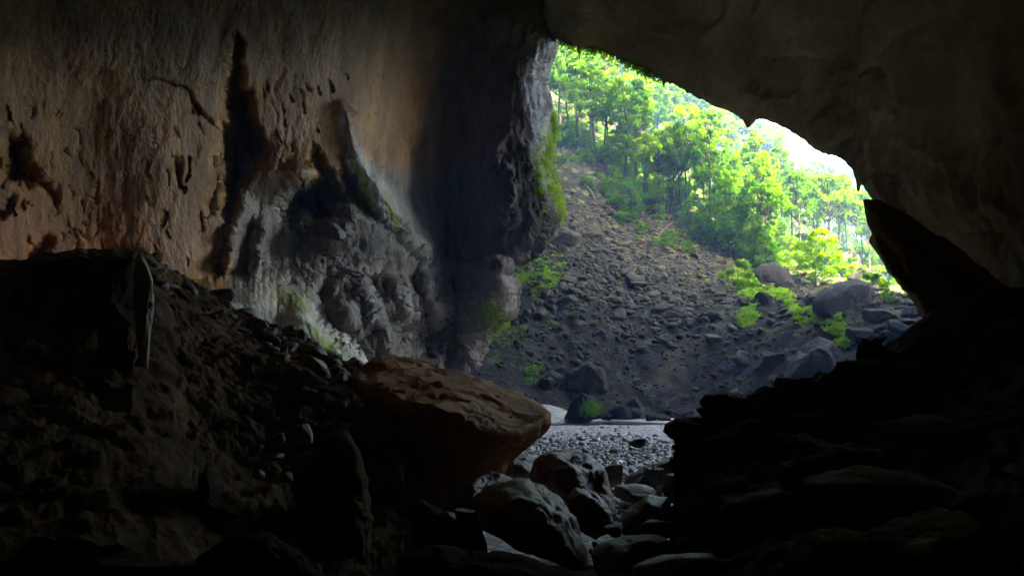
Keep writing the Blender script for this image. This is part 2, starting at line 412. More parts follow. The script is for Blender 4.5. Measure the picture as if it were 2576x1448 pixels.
R = np.random.RandomState(5)
pebs = [rock(900 + k, 1, 7, 10, 0.05) for k in range(8)]
n = 17000
y = 24 + 36 * R.rand(n) ** 0.9; x = -5 + 25 * R.rand(n)
dens = (0.5 + 1.3 * noise(np.stack([x, y, 0 * x], -1) * 0.25, 77)) * (1 - ss(46, 57, y) * 0.97)
keep = R.rand(n) < np.clip(dens + 0.5 * (1 - ss(40, 49, y)), 0.0, 1)
x, y = x[keep], y[keep]
sz = np.exp(R.normal(-2.62, 0.5, len(x)))
v, f = scatter_mesh(pebs, np.stack([x, y, bed_z(x, y) + 0.02], -1), sz, R)
o = link('gravel', mesh('gravel', v, f, M_GRAVEL)); tag(o, 'wet dark gravel covering the near riverbed', 'gravel', kind='stuff')

# cave floor under everything inside
gx = np.arange(-45, 60, 0.5); gy = np.arange(-45, 72, 0.5)
X, Y = np.meshgrid(gx, gy); p3 = np.stack([X, Y, 0 * X], -1)
Z = 3.3 - 2.9 * ss(2, 12, Y) - 1.4 * ss(12, 32, Y) + 0.3 * fbm(p3 * 0.4, 4, 4) + 5 * ss(-8, -28, X) + 4 * ss(14, 34, X) * (1 - ss(40, 60, Y))
o = link('cave_floor', mesh('cave_floor', np.stack([X, Y, Z], -1), gfaces(len(gy), len(gx)), M_DARK))
tag(o, 'dark earthen cave floor sinking towards the river', 'floor', kind='structure')

# ------------------------------------------------------------------ left cave wall
wall_ctrl = {
    -700: [(-900, 12), (-200, 20), (400, 30), (900, 40), (1400, 52)],
    -200: [(-900, 17), (-200, 25), (200, 32), (600, 40), (900, 47), (1150, 58), (1400, 64)],
    50: [(-900, 19), (-200, 28), (0, 31.5), (250, 36), (500, 41), (640, 44), (850, 50), (1000, 57), (1120, 64), (1250, 65), (1400, 69)],
    250: [(-900, 20), (-200, 29), (0, 33), (250, 38), (500, 42), (640, 46.5), (850, 52), (950, 57), (1050, 64), (1120, 69), (1220, 66.5), (1300, 66), (1390, 69)],
    450: [(-900, 20), (-200, 29), (0, 33.5), (250, 38.5), (500, 42.5), (640, 48), (760, 50), (900, 55), (1000, 60), (1070, 66), (1120, 71), (1220, 66), (1300, 65), (1390, 68)],
    640: [(-900, 20), (-200, 29), (0, 33.5), (250, 38.5), (500, 42.5), (640, 48), (760, 51), (900, 55.5), (1000, 61), (1080, 66), (1120, 71), (1220, 66), (1300, 64.5), (1390, 67)],
    900: [(-900, 18), (-200, 27), (0, 32), (250, 37), (500, 41.5), (640, 46), (760, 49), (900, 55), (1000, 60), (1080, 65), (1180, 66), (1300, 67)],
    1050: [(-900, 18), (0, 32), (500, 41), (760, 49), (1000, 60), (1180, 66)],
}
pts = [(a, k, b) for k, l in wall_ctrl.items() for a, b in l]
W0 = rbf([(a, b) for a, b, c in pts], [c for a, b, c in pts], lam=1e-5)

cols = np.concatenate([np.arange(-900, -40, 20), np.arange(-40, 1150, 3.0)])
rows = np.concatenate([np.arange(-700, -30, 18), np.arange(-30, 960, 3.0), np.arange(960, 1060, 12)])
tt = np.linspace(0, 1, 95)[1:]
PX, PY = np.meshgrid(np.concatenate([cols, 1150 + tt]), rows)          # last columns hold 1150 + t
edge_y = [-700, -100, 60, 120, 160, 205, 260, 330, 420, 500, 545, 575, 625, 650, 665, 720, 785, 825, 900, 1060]
edge_x = [1420, 1410, 1402, 1404, 1385, 1372, 1386, 1390, 1394, 1408, 1412, 1385, 1340, 1310, 1292, 1290, 1280, 1212, 1180, 1165]
rr = rows
ED = np.interp(rr[:, None] + np.linspace(-22, 22, 9)[None], edge_y, edge_x).mean(1) + 5 * noise(np.stack([rr * 0.03, 0 * rr, 0 * rr], -1), 5) + 2.5 * noise(np.stack([rr * 0.11, 0 * rr, 0 * rr + 3], -1), 6)
Tm = np.clip(PX - 1150, 0, 1)
isR = PX > 1150
PXr = np.where(isR, 1150 + (ED[:, None] - 1150) * Tm, PX)
D = W0(np.stack([PXr, PY], -1))
D = D + np.where(isR, 5.0 * (1 - np.sqrt(np.clip(1 - Tm ** 6, 0, 1))) + 4.5 * ss(.72, 1.0, Tm), 0)

CARV = np.zeros(PXr.shape)
RAG = fbm(np.stack([PXr * .06, PY * .025, 0 * PY], -1), 4, 45, .65); RAG2 = fbm(np.stack([PXr * .05, PY * .03, 0 * PY + 9], -1), 4, 46, .65)
def carve(poly, power=2.0, wob=0.0, seed=0):
    global D
    jx = PXr + (wob * noise(np.stack([PXr * .02, PY * .02, 0 * PY], -1), seed) if wob else 0)
    jy = PY + (wob * noise(np.stack([PXr * .02, PY * .02, 0 * PY + 7], -1), seed + 1) if wob else 0)
    jx = jx + 16 * RAG; jy = jy + 22 * RAG2
    b, a = seg_dist(jx, jy, poly)
    D = D + a * np.exp(-b ** power)
    if np.max(a) > 0: CARV[...] = np.maximum(CARV, np.clip(a, 0, 3) / 3 * np.exp(-(b / 1.3) ** 2))

# clefts and hollows
carve([(592, 90, 14, 2), (590, 200, 22, 7), (600, 300, 34, 10), (608, 380, 44, 11), (585, 460, 26, 9), (568, 560, 16, 6), (550, 680, 11, 4)], 4, 18, 3)
carve([(735, 540, 40, 6), (790, 490, 42, 9), (815, 540, 40, 8)], 4, 18, 5)
carve([(785, 365, 8, 3), (800, 410, 16, 5), (835, 455, 15, 5), (850, 500, 16, 4)], 3, 10, 6)
carve([(852, 395, 5, 2), (872, 440, 14, 5), (900, 505, 18, 5), (955, 560, 14, 3), (1020, 625, 12, 3), (1045, 660, 10, 2)], 3, 10, 7)
carve([(350, 200, 3, .3), (420, 205, 3, .5), (470, 232, 4, 1.0), (482, 262, 6, 1.5), (510, 290, 5, 1.1), (545, 330, 3, .5)], 2, 14, 8)
carve([(35, 370, 30, 3.5), (45, 430, 34, 4.5), (75, 450, 14, 2)], 4, 18, 9)
carve([(95, 455, 8, 1.5), (120, 480, 10, 2), (135, 505, 8, 1.5)], 2, 8, 10)
carve([(0, 540, 10, 2), (25, 505, 10, 2)], 2, 8, 11)
carve([(110, 610, 16, 2.5), (95, 640, 22, 3)], 3, 8, 12)
carve([(437, 400, 8, 2.0), (445, 435, 6, 1.6), (455, 475, 3, .6)], 2, 8, 13)
carve([(478, 395, 3, .8), (470, 450, 3.5, 1.0)], 2, 8, 14)
carve([(540, 440, 4, .9), (528, 500, 4.5, 1.2), (515, 545, 4, .8)], 2, 8, 15)
carve([(500, 535, 4, .8), (508, 580, 3, .8)], 2, 8, 16)
carve([(270, 640, 16, 1.5), (330, 640, 18, 1.5)], 3, 10, 17)
RP = np.random.RandomState(11)
for k in range(70):
    x0 = RP.uniform(-30, 560); y0 = RP.uniform(260, 650); l = RP.uniform(12, 44); wd = RP.uniform(1.8, 4.2); am = RP.uniform(.25, .8)
    carve([(x0, y0, wd, am * .6), (x0 + RP.uniform(-4, 8), y0 + l * .5, wd, am), (x0 + RP.uniform(-4, 14), y0 + l, wd * .6, am * .4)], 2)
for k in range(22):
    x0 = RP.uniform(640, 880); y0 = RP.uniform(180, 360); l = RP.uniform(10, 26)
    carve([(x0, y0, 2, .2), (x0 + 6, y0 + l, 2.6, .45)], 2)
# bulges (nearer): brow over the hollow, flowstone rib, curtain folds, ribs on the pillar
carve([(620, 455, 30, -1.5), (680, 425, 40, -3.0), (750, 440, 34, -2.6)], 1.15, 15, 21)
carve([(866, 270, 16, -1.2), (900, 400, 34, -2.2), (970, 500, 46, -2.6), (1045, 600, 40, -2.4), (1070, 650, 24, -1.6)], 1.15, 13, 22)
carve([(600, 490, 9, -1.0), (585, 560, 10, -1.6), (575, 670, 12, -2.2)], 1.15, 11, 23)
carve([(655, 560, 12, -.8), (650, 620, 12, -1.6), (640, 672, 14, -2.0)], 1.15, 11, 24)
carve([(1275, 325, 7, -.8), (1250, 390, 13, -2.0), (1225, 450, 7, -1.0)], 1.15, 13, 25)
carve([(1262, 420, 9, -1.5), (1275, 480, 15, -2.2), (1270, 545, 16, -1.8)], 1.15, 13, 26)
carve([(1335, 380, 15, -1), (1350, 450, 20, -1.6), (1370, 540, 22, -1.6)], 1.15, 13, 27)
carve([(1150, 560, 12, -1.5), (1150, 640, 14, -2)], 2, 4, 28)
carve([(835, 470, 8, -2.5), (845, 540, 9, -2.5), (825, 600, 16, -2.5)], 1.15, 13, 29)
# shelf that runs along the wall: everything below steps forward
sh_top = np.interp(PXr, [430, 560, 690, 800, 900, 1060, 1100, 1180, 1300], [715, 690, 680, 670, 660, 640, 655, 655, 655]) + 9 * noise(np.stack([PXr * .03, PY * 0, PY * 0], -1), 31) + 4 * noise(np.stack([PXr * .1, PY * 0, PY * 0], -1), 32)
sh_w = np.interp(PXr, [430, 640, 720, 1040, 1090, 1300], [70, 80, 120, 110, 16, 14])
shelf = np.clip((PY - sh_top) / sh_w, 0, 1) * ss(430, 520, PXr)
D = D - shelf * (3.6 + 1.6 * noise(np.stack([PXr * .012, PY * .004, 0 * PY], -1), 33))
# below the shelf: bright flowstone apron and dark fluted buttresses with sharp crests
carve([(700, 715, 70, -1.0), (760, 800, 60, -1.8), (850, 900, 54, -2.6), (880, 960, 44, -2.6)], 1.4, 14, 34)
carve([(800, 730, 10, 3.0), (815, 800, 20, 5), (880, 870, 18, 4), (905, 915, 14, 3)], 2, 14, 35)
carve([(880, 700, 16, -1.6), (915, 760, 26, -2.6), (945, 830, 26, -2.8), (955, 880, 18, -2.0)], 1.0, 16, 36)
carve([(985, 700, 22, -1.6), (1000, 770, 26, -2.6), (1012, 830, 14, -1.8)], 1.0, 16, 37)
carve([(1060, 700, 16, -1.5), (1085, 780, 20, -2.2), (1110, 840, 10, -1.4)], 1.0, 12, 38)
carve([(1055, 850, 60, 4), (1120, 800, 30, 3), (1130, 720, 22, 2)], 2, 8, 39)

G = P(PXr, PY, D)
NR = gnormals(G)
if NR[200, 200] @ (np.array([0, 0, 5.0]) - G[200, 200]) < 0: NR = -NR
rug = np.exp(-(((PXr - 860) / 190) ** 2 + ((PY - 620) / 90) ** 2)) + 0.8 * np.exp(-(((PXr - 1310) / 70) ** 2 + ((PY - 610) / 60) ** 2)) + 0.7 * ss(690, 730, PY) * ss(780, 880, PXr) + 0.55 * ss(1240, 1330, PXr) + 0.4 * ss(1040, 1100, PXr) * (1 - ss(1240, 1330, PXr))
disp = 0.75 * fbm(G * 0.13, 3, 51) + 0.34 * fbm(G * np.array([0.33, 0.33, 0.09]), 4, 54) + 0.09 * fbm(G * np.array([0.9, 0.9, 0.2]), 5, 55, .6) + 0.10 * ridged(G * np.array([1.7, 1.7, 0.6]), 6, 58, .62) + 0.05 * fbm(G * 3.2, 4, 60, .65)
f1, f2, idv = worley(G * np.array([0.5, 0.5, 0.17]) + 0.5 * fbm(G * 0.4, 3, 61)[..., None], 62)
blk = (idv - .5) * np.clip((f2 - f1) * 6, 0, 1)
f1b, f2b, idb = worley(G * np.array([1.5, 1.5, 0.55]) + 0.5 * fbm(G * 0.9, 3, 64)[..., None], 65)
blkb = (idb - .5) * np.clip((f2b - f1b) * 6, 0, 1)
disp += CARV * (0.55 * ridged(G * np.array([0.9, 0.9, 0.5]), 5, 68, .6) + 0.5 * blkb)
disp += rug * (0.95 * ridged(G * np.array([0.5, 0.5, 0.26]), 6, 66, .62) + 0.6 * blk + 0.22 * blkb)
disp += (1 - np.clip(rug, 0, 1)) * 0.10 * blkb * ss(0.0, 0.3, noise(G * .25, 67))
atten = 1 - 0.55 * np.where(isR, ss(0.95, 1.0, Tm), 0)
G = G + NR * (disp * atten)[..., None]
# wrap the outer edge of the pillar back so that it has a far side
wrapc = []
for k, (dx, dd) in enumerate([(6, 3.0), (-10, 8.0), (-60, 16.0), (-160, 26.0), (-420, 34.0)]):
    wrapc.append(P(ED + dx, rr, D[:, -1] + dd))
G = np.concatenate([G, np.stack(wrapc, 1)], 1)
# continue to the left, past and behind the camera
back = []
for (xx, yy) in [(-34, -45), (-30, -20), (-24, 4)]:
    b = G[:, 0].copy(); b[:, 0] = xx; b[:, 1] = yy; b[:, 2] = np.linspace(44, -3, len(rr)); back.append(b)
G = np.concatenate([np.stack(back, 1), G], 1)
ft = G[-1:].copy(); ft[..., 2] = -9; G = np.concatenate([G, ft], 0)
nb = len(back); nw = len(wrapc)
def padc(a): return np.concatenate([np.repeat(a[:, :1], nb, 1), a, np.repeat(a[:, -1:], nw, 1)], 1)
# pigments of the stone, with ceiling shade painted in at the top
def mixc(c, m, col): return c * (1 - m[..., None]) + np.array(col) * m[..., None]
nz = fbm(np.stack([PXr * .006, PY * .006, 0 * PY], -1), 4, 71)
nz2 = fbm(np.stack([PXr * .05, PY * .012, 0 * PY], -1), 4, 72)
C = np.zeros(PXr.shape + (3,)) + np.array((0.52, 0.255, 0.06))
C = mixc(C, ss(430, 660, PY + 120 * nz) * (1 - ss(300, 480, PXr)) * 0.95, (0.82, 0.30, 0.075))
C = mixc(C, ss(-.05, .25, nz2) * 0.25, (0.60, 0.38, 0.13))
C = mixc(C, ss(560, 600, PXr) * ss(400, 470, PY + 40 * nz) * 0.9, (0.34, 0.31, 0.25))
C = mixc(C, np.exp(-(((PXr - 745) / 90) ** 2 + ((PY - 340) / 75) ** 2)) * 0.9, (0.44, 0.25, 0.08))
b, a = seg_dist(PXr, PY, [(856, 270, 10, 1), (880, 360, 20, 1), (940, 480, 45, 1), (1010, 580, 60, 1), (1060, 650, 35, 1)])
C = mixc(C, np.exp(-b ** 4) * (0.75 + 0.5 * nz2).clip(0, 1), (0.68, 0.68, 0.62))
st = fbm(np.stack([PXr * .045 + 2 * nz, PY * .004, 0 * PY], -1), 4, 73, .6)
C = C * (1 + 1.1 * st)[..., None].clip(.45, 1.5)
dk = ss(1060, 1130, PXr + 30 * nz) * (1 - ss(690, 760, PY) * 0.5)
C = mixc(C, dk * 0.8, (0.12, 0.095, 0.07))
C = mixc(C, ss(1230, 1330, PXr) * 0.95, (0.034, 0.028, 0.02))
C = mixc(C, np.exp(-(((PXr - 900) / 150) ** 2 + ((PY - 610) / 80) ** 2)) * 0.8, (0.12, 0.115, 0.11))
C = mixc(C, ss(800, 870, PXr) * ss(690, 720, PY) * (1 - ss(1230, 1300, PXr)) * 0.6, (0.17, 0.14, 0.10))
C = mixc(C, (1 - ss(20, 330, PY + 110 * nz)) * 0.92, (0.075, 0.046, 0.018))  # shade under the ceiling, painted into the colour of the wall top
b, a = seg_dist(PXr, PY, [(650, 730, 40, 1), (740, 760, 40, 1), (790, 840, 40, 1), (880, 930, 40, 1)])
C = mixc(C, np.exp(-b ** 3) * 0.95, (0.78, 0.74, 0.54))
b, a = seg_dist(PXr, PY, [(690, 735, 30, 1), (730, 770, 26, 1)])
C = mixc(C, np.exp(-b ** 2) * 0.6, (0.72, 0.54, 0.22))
for poly in ([(888, 395, 4, 1), (912, 450, 7, 1), (940, 520, 6, 1)], [(965, 480, 3, 1), (985, 540, 6, 1), (1000, 570, 4, 1)], [(950, 560, 3, .6), (975, 600, 4, .6)],
             [(775, 815, 5, 1), (810, 860, 11, 1), (850, 910, 10, 1)], [(720, 745, 14, .7), (755, 770, 16, .9)]):
    b, a = seg_dist(PXr, PY, poly)
    C = mixc(C, np.exp(-b ** 2) * a * (1.1 + 1.0 * nz2).clip(0, 1), (0.34, 0.56, 0.02))
b, a = seg_dist(PXr, PY, [(1385, 280, 10, 1), (1345, 410, 26, 1), (1370, 480, 28, 1), (1400, 540, 14, 1)])
C = mixc(C, np.exp(-b ** 3) * 0.6, (0.16, 0.18, 0.06))
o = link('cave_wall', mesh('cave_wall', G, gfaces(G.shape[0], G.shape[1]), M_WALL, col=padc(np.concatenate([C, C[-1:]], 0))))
tag(o, 'tall brown and grey limestone wall on the left side of the cave', 'cave wall', kind='structure')
WALLG = G[:-1, nb:nb + PX.shape[1]]

# ------------------------------------------------------------------ roof, right wall, back
lip = [(-300, -240, 50), (300, -110, 64), (900, 5, 74), (1250, 55, 76), (1400, 98, 74), (1450, 118, 72), (1505, 124, 71), (1570, 152, 69), (1650, 190, 67), (1740, 236, 64), (1830, 276, 60.5),
       (1882, 302, 58), (1925, 300, 57), (2000, 336, 54), (2060, 376, 51), (2116, 398, 48), (2158, 445, 45), (2200, 505, 42), (2270, 600, 39), (2360, 740, 36), (2440, 900, 34), (2480, 1100, 32)]
outd = [(0, -1)] * 5 + [(0.1, -1), (.15, -1), (.2, -1), (.25, -1), (.3, -1), (.35, -1), (.4, -1), (.4, -1), (.5, -1), (.55, -1), (.62, -1), (.8, -.8), (.9, -.65), (1, -.55), (1, -.35), (1, -.15), (1, 0)]
rowsR = []
L3 = np.array([P(*a) for a in lip])
LX = np.array(lip, float); OD = np.array(outd, float)
# unseen outside of the massif above the mouth, its height profile shaped to shade the slope: x, y, z of its brow for every column of the lip (lowered to the right to let sun reach the trees there)
lx = LX[:, 0]
bx_ = np.interp(lx, [-300, 1250, 1400, 1640, 1740, 1882, 2000, 2116, 2200, 2480], [-45, -4, 5, 14, 20, 31, 38, 43, 48, 56])
by_ = np.interp(lx, [-300, 300, 900, 1250, 1640, 1882, 2116, 2480], [60, 68, 76, 78, 71, 66, 64, 60])
bz_ = np.interp(lx, [-300, 1400, 1640, 1740, 1882, 2000, 2116, 2200, 2480], [120, 120, 120, 116, 106, 55, 36, 30, 26])
ex = np.stack([bx_ * 1.1, np.full_like(bx_, -60), bz_ + 6], -1); rowsR.append(ex)
ex = np.stack([bx_, by_ - 6, bz_ + 2], -1); rowsR.append(ex)
ex = np.stack([bx_ * .45 + L3[:, 0] * .55 + 2, by_ * .6 + L3[:, 1] * .4 + 3, bz_ * .45 + L3[:, 2] * .55 + 2], -1); rowsR.append(ex)
ex = L3.copy(); ex[:, 1] += 6.0; ex[:, 0] = ex[:, 0] * 1.08 + .8; ex[:, 2] = L3[:, 2] + 8; rowsR.append(ex)
ex = L3.copy(); ex[:, 1] += 2.0; ex[:, 0] *= 1.035; ex[:, 2] = L3[:, 2] + 2.2; rowsR.append(ex)
rowsR.append(L3)
for kpx, kd in [(45, 0.955), (150, 0.87), (330, 0.74), (620, 0.56), (1100, 0.40)]:
    rowsR.append(P(LX[:, 0] + OD[:, 0] * kpx, LX[:, 1] + OD[:, 1] * kpx, LX[:, 2] * kd))
last = rowsR[-1].copy()
bk = last.copy(); bk[:, 1] = -8; bk[:, 0] *= 1.1; rowsR.append(bk)
bk = last.copy(); bk[:, 1] = -46; bk[:, 0] *= 1.3; rowsR.append(bk)
nvR, nuR = 420, 520
g = np.array(rowsR)
# close the cave at its left and right ends down to the ground
eA = g[:, :1].copy(); eA[:, :, 0] = -52; eB = eA.copy(); eB[:, :, 0] = -56; eB[:, :, 2] = 12; eC = eB.copy(); eC[:, :, 2] = -9
eR = g[:, -1:].copy(); eR[:, :, 0] = np.maximum(eR[:, :, 0], 20) + 1; eR[:, :, 2] = -12
g = np.concatenate([eC, eB, eA, g, eR], 1)
tv = np.concatenate([np.linspace(0, 3, 25)[:-1], np.linspace(3, 10, 340)[:-1], np.linspace(10, 12, 25)])
def cr_at(ctrl, t):
    m = len(ctrl); i = np.minimum(t.astype(int), m - 2); fr = (t - i).reshape((-1,) + (1,) * (ctrl.ndim - 1)); gg = lambda k: ctrl[np.clip(k, 0, m - 1)]
    p0, p1, p2, p3 = gg(i - 1), gg(i), gg(i + 1), gg(i + 2)
    return 0.5 * (2 * p1 + (p2 - p0) * fr + (2 * p0 - 5 * p1 + 4 * p2 - p3) * fr ** 2 + (3 * p1 - p0 - 3 * p2 + p3) * fr ** 3)
g = cr_at(g, tv)
tu = np.concatenate([np.linspace(0, 6, 70)[:-1], np.linspace(6, 24, 620)[:-1], np.linspace(24, 25, 12)])
g = np.swapaxes(cr_at(np.swapaxes(g, 0, 1), tu), 0, 1); tu = tu - 3
nr = gnormals(g)
lipw = np.exp(-((tv[:, None] - 5.0) / 0.55) ** 2)
q1, q2, qi = worley(g * np.array([0.16, 0.16, 0.3]) + .7 * fbm(g * .12, 4, 80)[..., None], 82)
disp = 1.1 * fbm(g * 0.07, 3, 81) + 0.55 * fbm(g * 0.25, 4, 84) + 0.30 * ridged(g * 0.6, 6, 88, .6) + 0.9 * (qi - .5) * np.clip((q2 - q1) * 5, 0, 1)
disp = disp * (1 - 0.8 * lipw)
g = g + nr * disp[..., None]
# ragged lip: hanging teeth along the rim
tn = np.maximum(noise(np.stack([tu * 4.2, 0 * tu, 0 * tu], -1), 91), 0) + 0.6 * np.maximum(noise(np.stack([tu * 11, 0 * tu, 0 * tu + 5], -1), 92), 0)
left = 1 - ss(7.5, 9.5, tu)
g[..., 2] -= lipw * (tn * (0.22 + 1.8 * left * ss(2.5, 4, tu)))[None, :] * np.exp(-((tv[:, None] - 5.0) / 0.3) ** 2)
g[..., 2] -= np.exp(-((tv[:, None] - 5.0) / 0.25) ** 2) * (0.8 * np.exp(-((tu - 16) / .16) ** 2) + 0.5 * np.exp(-((tu - 11) / .25) ** 2))[None, :]
o = link('cave_roof', mesh('cave_roof', g, gfaces(len(tv), len(tu)), M_ROOF))
tag(o, 'huge dark brown rock roof sweeping down to the right wall', 'cave roof', kind='structure')

yy = np.linspace(-60, 60, 60); zz = np.linspace(-6, 40, 30); Yg, Zg = np.meshgrid(yy, zz)
bw_ = np.stack([Yg, -44 + 0.004 * Yg ** 2 + 1.5 * fbm(np.stack([Yg, Zg, 0 * Yg], -1) * .2, 3, 95), Zg], -1)
o = link('cave_back', mesh('cave_back', bw_, gfaces(30, 60), M_DARK)); tag(o, 'dark rock at the back of the cave behind the viewer', 'cave wall', kind='structure')
yy = np.linspace(-46, 40, 60); zz = np.linspace(-6, 40, 30); Yg, Zg = np.meshgrid(yy, zz)
bw_ = np.stack([34 + 2 * fbm(np.stack([Yg, Zg, 0 * Yg], -1) * .15, 3, 96), Yg, Zg], -1)
o = link('cave_side', mesh('cave_side', bw_, gfaces(30, 60), M_DARK)); tag(o, 'black rock wall closing the right side of the cave', 'cave wall', kind='structure')

# ------------------------------------------------------------------ mounds inside the cave
def mound(name, rowspx, nv, nu, mat, label, seed, a1=0.5, a2=0.22, stones=0.0):
    g = np.array([[P(*c) if len(c) == 3 else np.array(c[:3], float) for c in r] for r in rowspx])
    g = patch(g, nv, nu); n = gnormals(g)
    cam_ = np.array([0, 0, CAMZ]); s = np.sign(((cam_ - g) * n).sum(-1)).mean()
    n = n * (1 if s > 0 else -1)
    dsp = a1 * ridged(g * 0.35, 4, seed) + a2 * ridged(g * 1.3, 4, seed + 3) + 0.08 * fbm(g * 4, 3, seed + 6)
    if stones:
        f1, f2, _ = worley(g * np.array([1.5, 1.5, 1.5]), seed + 9); dsp = dsp + stones * np.clip(0.75 - f1, 0, 1)
    g = g + n * dsp[..., None]
    o = link(name, mesh(name, g, gfaces(nv, nu), mat)); return tag(o, label, 'rock mound', kind='structure'), g

crest = [(-700, 560, 17), (-300, 700, 21), (0, 690, 24), (180, 655, 26.5), (345, 660, 28.5), (430, 705, 30), (560, 780, 30), (680, 845, 29.5), (780, 890, 28.5), (890, 942, 27), (1000, 985, 26)]
def shift(row, dy, kd, dx=0): return [(a + dx, b + dy, c * kd) for a, b, c in row]
ml, MLG = mound('left_mound', [shift(crest, 260, 1.22), shift(crest, 70, 1.1), crest, shift(crest, 55, 0.86), shift(crest, 100, 0.73), shift(crest, 190, 0.66, 10), shift(crest, 420, 0.52, 30), shift(crest, 800, 0.30, 40)],
               300, 420, M_MOUND, 'dark brown rubble mound across the left foreground', 120, 0.28, 0.16, 0.22)
crest2 = [(1720, 1135, 17), (1775, 1090, 17.5), (1850, 1058, 18), (1950, 1020, 18.5), (2080, 985, 19.5), (2170, 945, 20), (2260, 895, 21), (2350, 818, 22), (2480, 770, 22), (2700, 730, 20), (3200, 700, 16)]
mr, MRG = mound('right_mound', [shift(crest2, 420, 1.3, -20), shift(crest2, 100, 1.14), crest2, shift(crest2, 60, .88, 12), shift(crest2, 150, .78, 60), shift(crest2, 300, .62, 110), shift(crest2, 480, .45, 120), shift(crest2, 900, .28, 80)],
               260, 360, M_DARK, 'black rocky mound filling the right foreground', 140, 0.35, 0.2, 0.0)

# ------------------------------------------------------------------ boulders
def outline_rock(name, poly, d, thick, mat, seed, label, cat='boulder', rough=0.12, back=1.0, tiltd=0.0, kf=0.6, group=None, sub=5, freq=None):
    """boulder whose front view follows a star-shaped outline; thick = depth in metres; tiltd leans its face (metres of depth per metre of height)"""
    poly = np.array(poly, float); c = poly.mean(0)
    q = poly - c; ang = np.arctan2(q[:, 1], q[:, 0]); rad = np.hypot(q[:, 0], q[:, 1])
    o_ = np.argsort(ang); ang, rad = ang[o_], rad[o_]
    ang = np.r_[ang[-1] - 2 * np.pi, ang, ang[0] + 2 * np.pi]; rad = np.r_[rad[-1], rad, rad[0]]
    dr, f = ico(sub)
    th = np.arctan2(-dr[:, 2], dr[:, 0]); rho = np.hypot(dr[:, 0], dr[:, 2])
    # outline radius (straight edges between corners)
    k = np.clip(np.searchsorted(ang, th) - 1, 0, len(ang) - 2)
    a0, a1, r0, r1 = ang[k], ang[k + 1], rad[k], rad[k + 1]
    x0, y0, x1, y1 = r0 * np.cos(a0), r0 * np.sin(a0), r1 * np.cos(a1), r1 * np.sin(a1)
    cx, cy2 = np.cos(th), np.sin(th)
    den = cx * (y1 - y0) - cy2 * (x1 - x0)
    ro = np.where(np.abs(den) > 1e-6, (x0 * (y1 - y0) - y0 * (x1 - x0)) / np.where(np.abs(den) > 1e-6, den, 1), r0)
    s = rho ** kf
    px = c[0] + cx * ro * s; py = c[1] + cy2 * ro * s
    base = P(px, py, np.full_like(px, d))
    base[:, 1] += 0
    dep = dr[:, 1] * thick * np.where(dr[:, 1] > 0, back, 1.0) * 0.5
    hgt = base[:, 2] - base[:, 2].mean()
    v = base.copy()
    # move along the sight line so the outline stays, by depth
    dd = d + dep + tiltd * hgt
    v = P(px, py, dd)
    size = np.ptp(base[:, 0]) * .5 + np.ptp(base[:, 2]) * .5
    fr = freq or 1.0
    e = dr * (1 + 0 * rho[:, None])
    n = v - v.mean(0); n /= np.linalg.norm(n, axis=1, keepdims=True)
    inner = 0.35 + 0.65 * np.abs(dr[:, 1])
    rq = np.random.RandomState(seed); pn = rq.normal(size=(11, 3)); pn /= np.linalg.norm(pn, axis=1, keepdims=True); ph = rq.uniform(.52, .95, 11)
    fac = ((np.maximum(dr @ pn.T, 0) / ph) ** 34).sum(1) + 1; fac = fac ** (-1 / 34.0)
    wgt = np.clip(np.abs(dr[:, 1]) * 1.6, 0.12, 1)
    ctr = np.array([base[:, 0].mean(), v[:, 1].mean(), base[:, 2].mean()])
    v = ctr + (v - ctr) * (1 - wgt * (1 - fac))[:, None]
    f1_, f2_, id_ = worley(e * 2.2 + .3 * fbm(e * 2, 3, seed)[:, None] + seed, seed + 1)
    v = v + n * (size * rough * .55 * (id_ - .5) * np.clip((f2_ - f1_) * 5, 0, 1) * inner)[:, None]
    v = v + n * (size * rough * .22 * ridged(e * 6 + seed, 4, seed + 8, .6) * inner)[:, None]
    v = v + n * (size * rough * (0.6 * ridged(e * 1.3 * fr + seed, 4, seed) + 0.6 * fbm(e * 2.6 * fr + seed, 4, seed + 2) - .25) * inner)[:, None]
    return based(name, v, f, mat, label, cat, group)

def boulder(px, py, d, wpx, hpx, mat, seed, label, name='boulder', cat='boulder', group=None, depth=0.9, rz=0.0, tx=0.0, ty=0.0, sub=5, sharp=18, rough=0.09, cuts=12):
    """boulder centred on a pixel, with its width and height in pixels"""
    v, f = rock(seed, sub, cuts, sharp, rough)
    w_, h_ = wpx / F * d / 2, hpx / F * d / 2
    v = tilt(rotz(v, rz), tx, ty); v = v / np.abs(v).max(0) * np.array([w_, w_ * depth, h_])
    return based(name, v + P(px, py, d), f, mat, label, cat, group)

# the great red-brown slab
top_b = [(878, 950, 24.5), (930, 914, 25), (975, 908, 25.2), (1080, 928, 25), (1200, 958, 24.6), (1310, 996, 24), (1350, 1018, 23.4), (1382, 1040, 22)]
top_f = [(885, 962, 22.5), (930, 975, 21), (990, 1000, 19.5), (1080, 1030, 18.6), (1170, 1058, 18.2), (1270, 1085, 18.4), (1335, 1070, 19.4), (1380, 1048, 21.2)]
front = [(885, 1000, 22.6), (930, 1040, 21.4), (990, 1070, 20.0), (1080, 1100, 19.2), (1165, 1110, 18.7), (1262, 1125, 18.8), (1330, 1105, 19.8), (1378, 1070, 21.4)]
under = [(885, 1080, 23), (930, 1130, 22), (990, 1180, 21), (1080, 1215, 20.5), (1165, 1210, 20.2), (1240, 1180, 20.4), (1300, 1145, 20.8), (1365, 1085, 21.8)]
bott = [(885, 1400, 23), (930, 1450, 22.5), (990, 1480, 22), (1080, 1490, 21.5), (1165, 1450, 21.2), (1215, 1300, 21.5), (1275, 1165, 22.2), (1355, 1092, 22.3)]
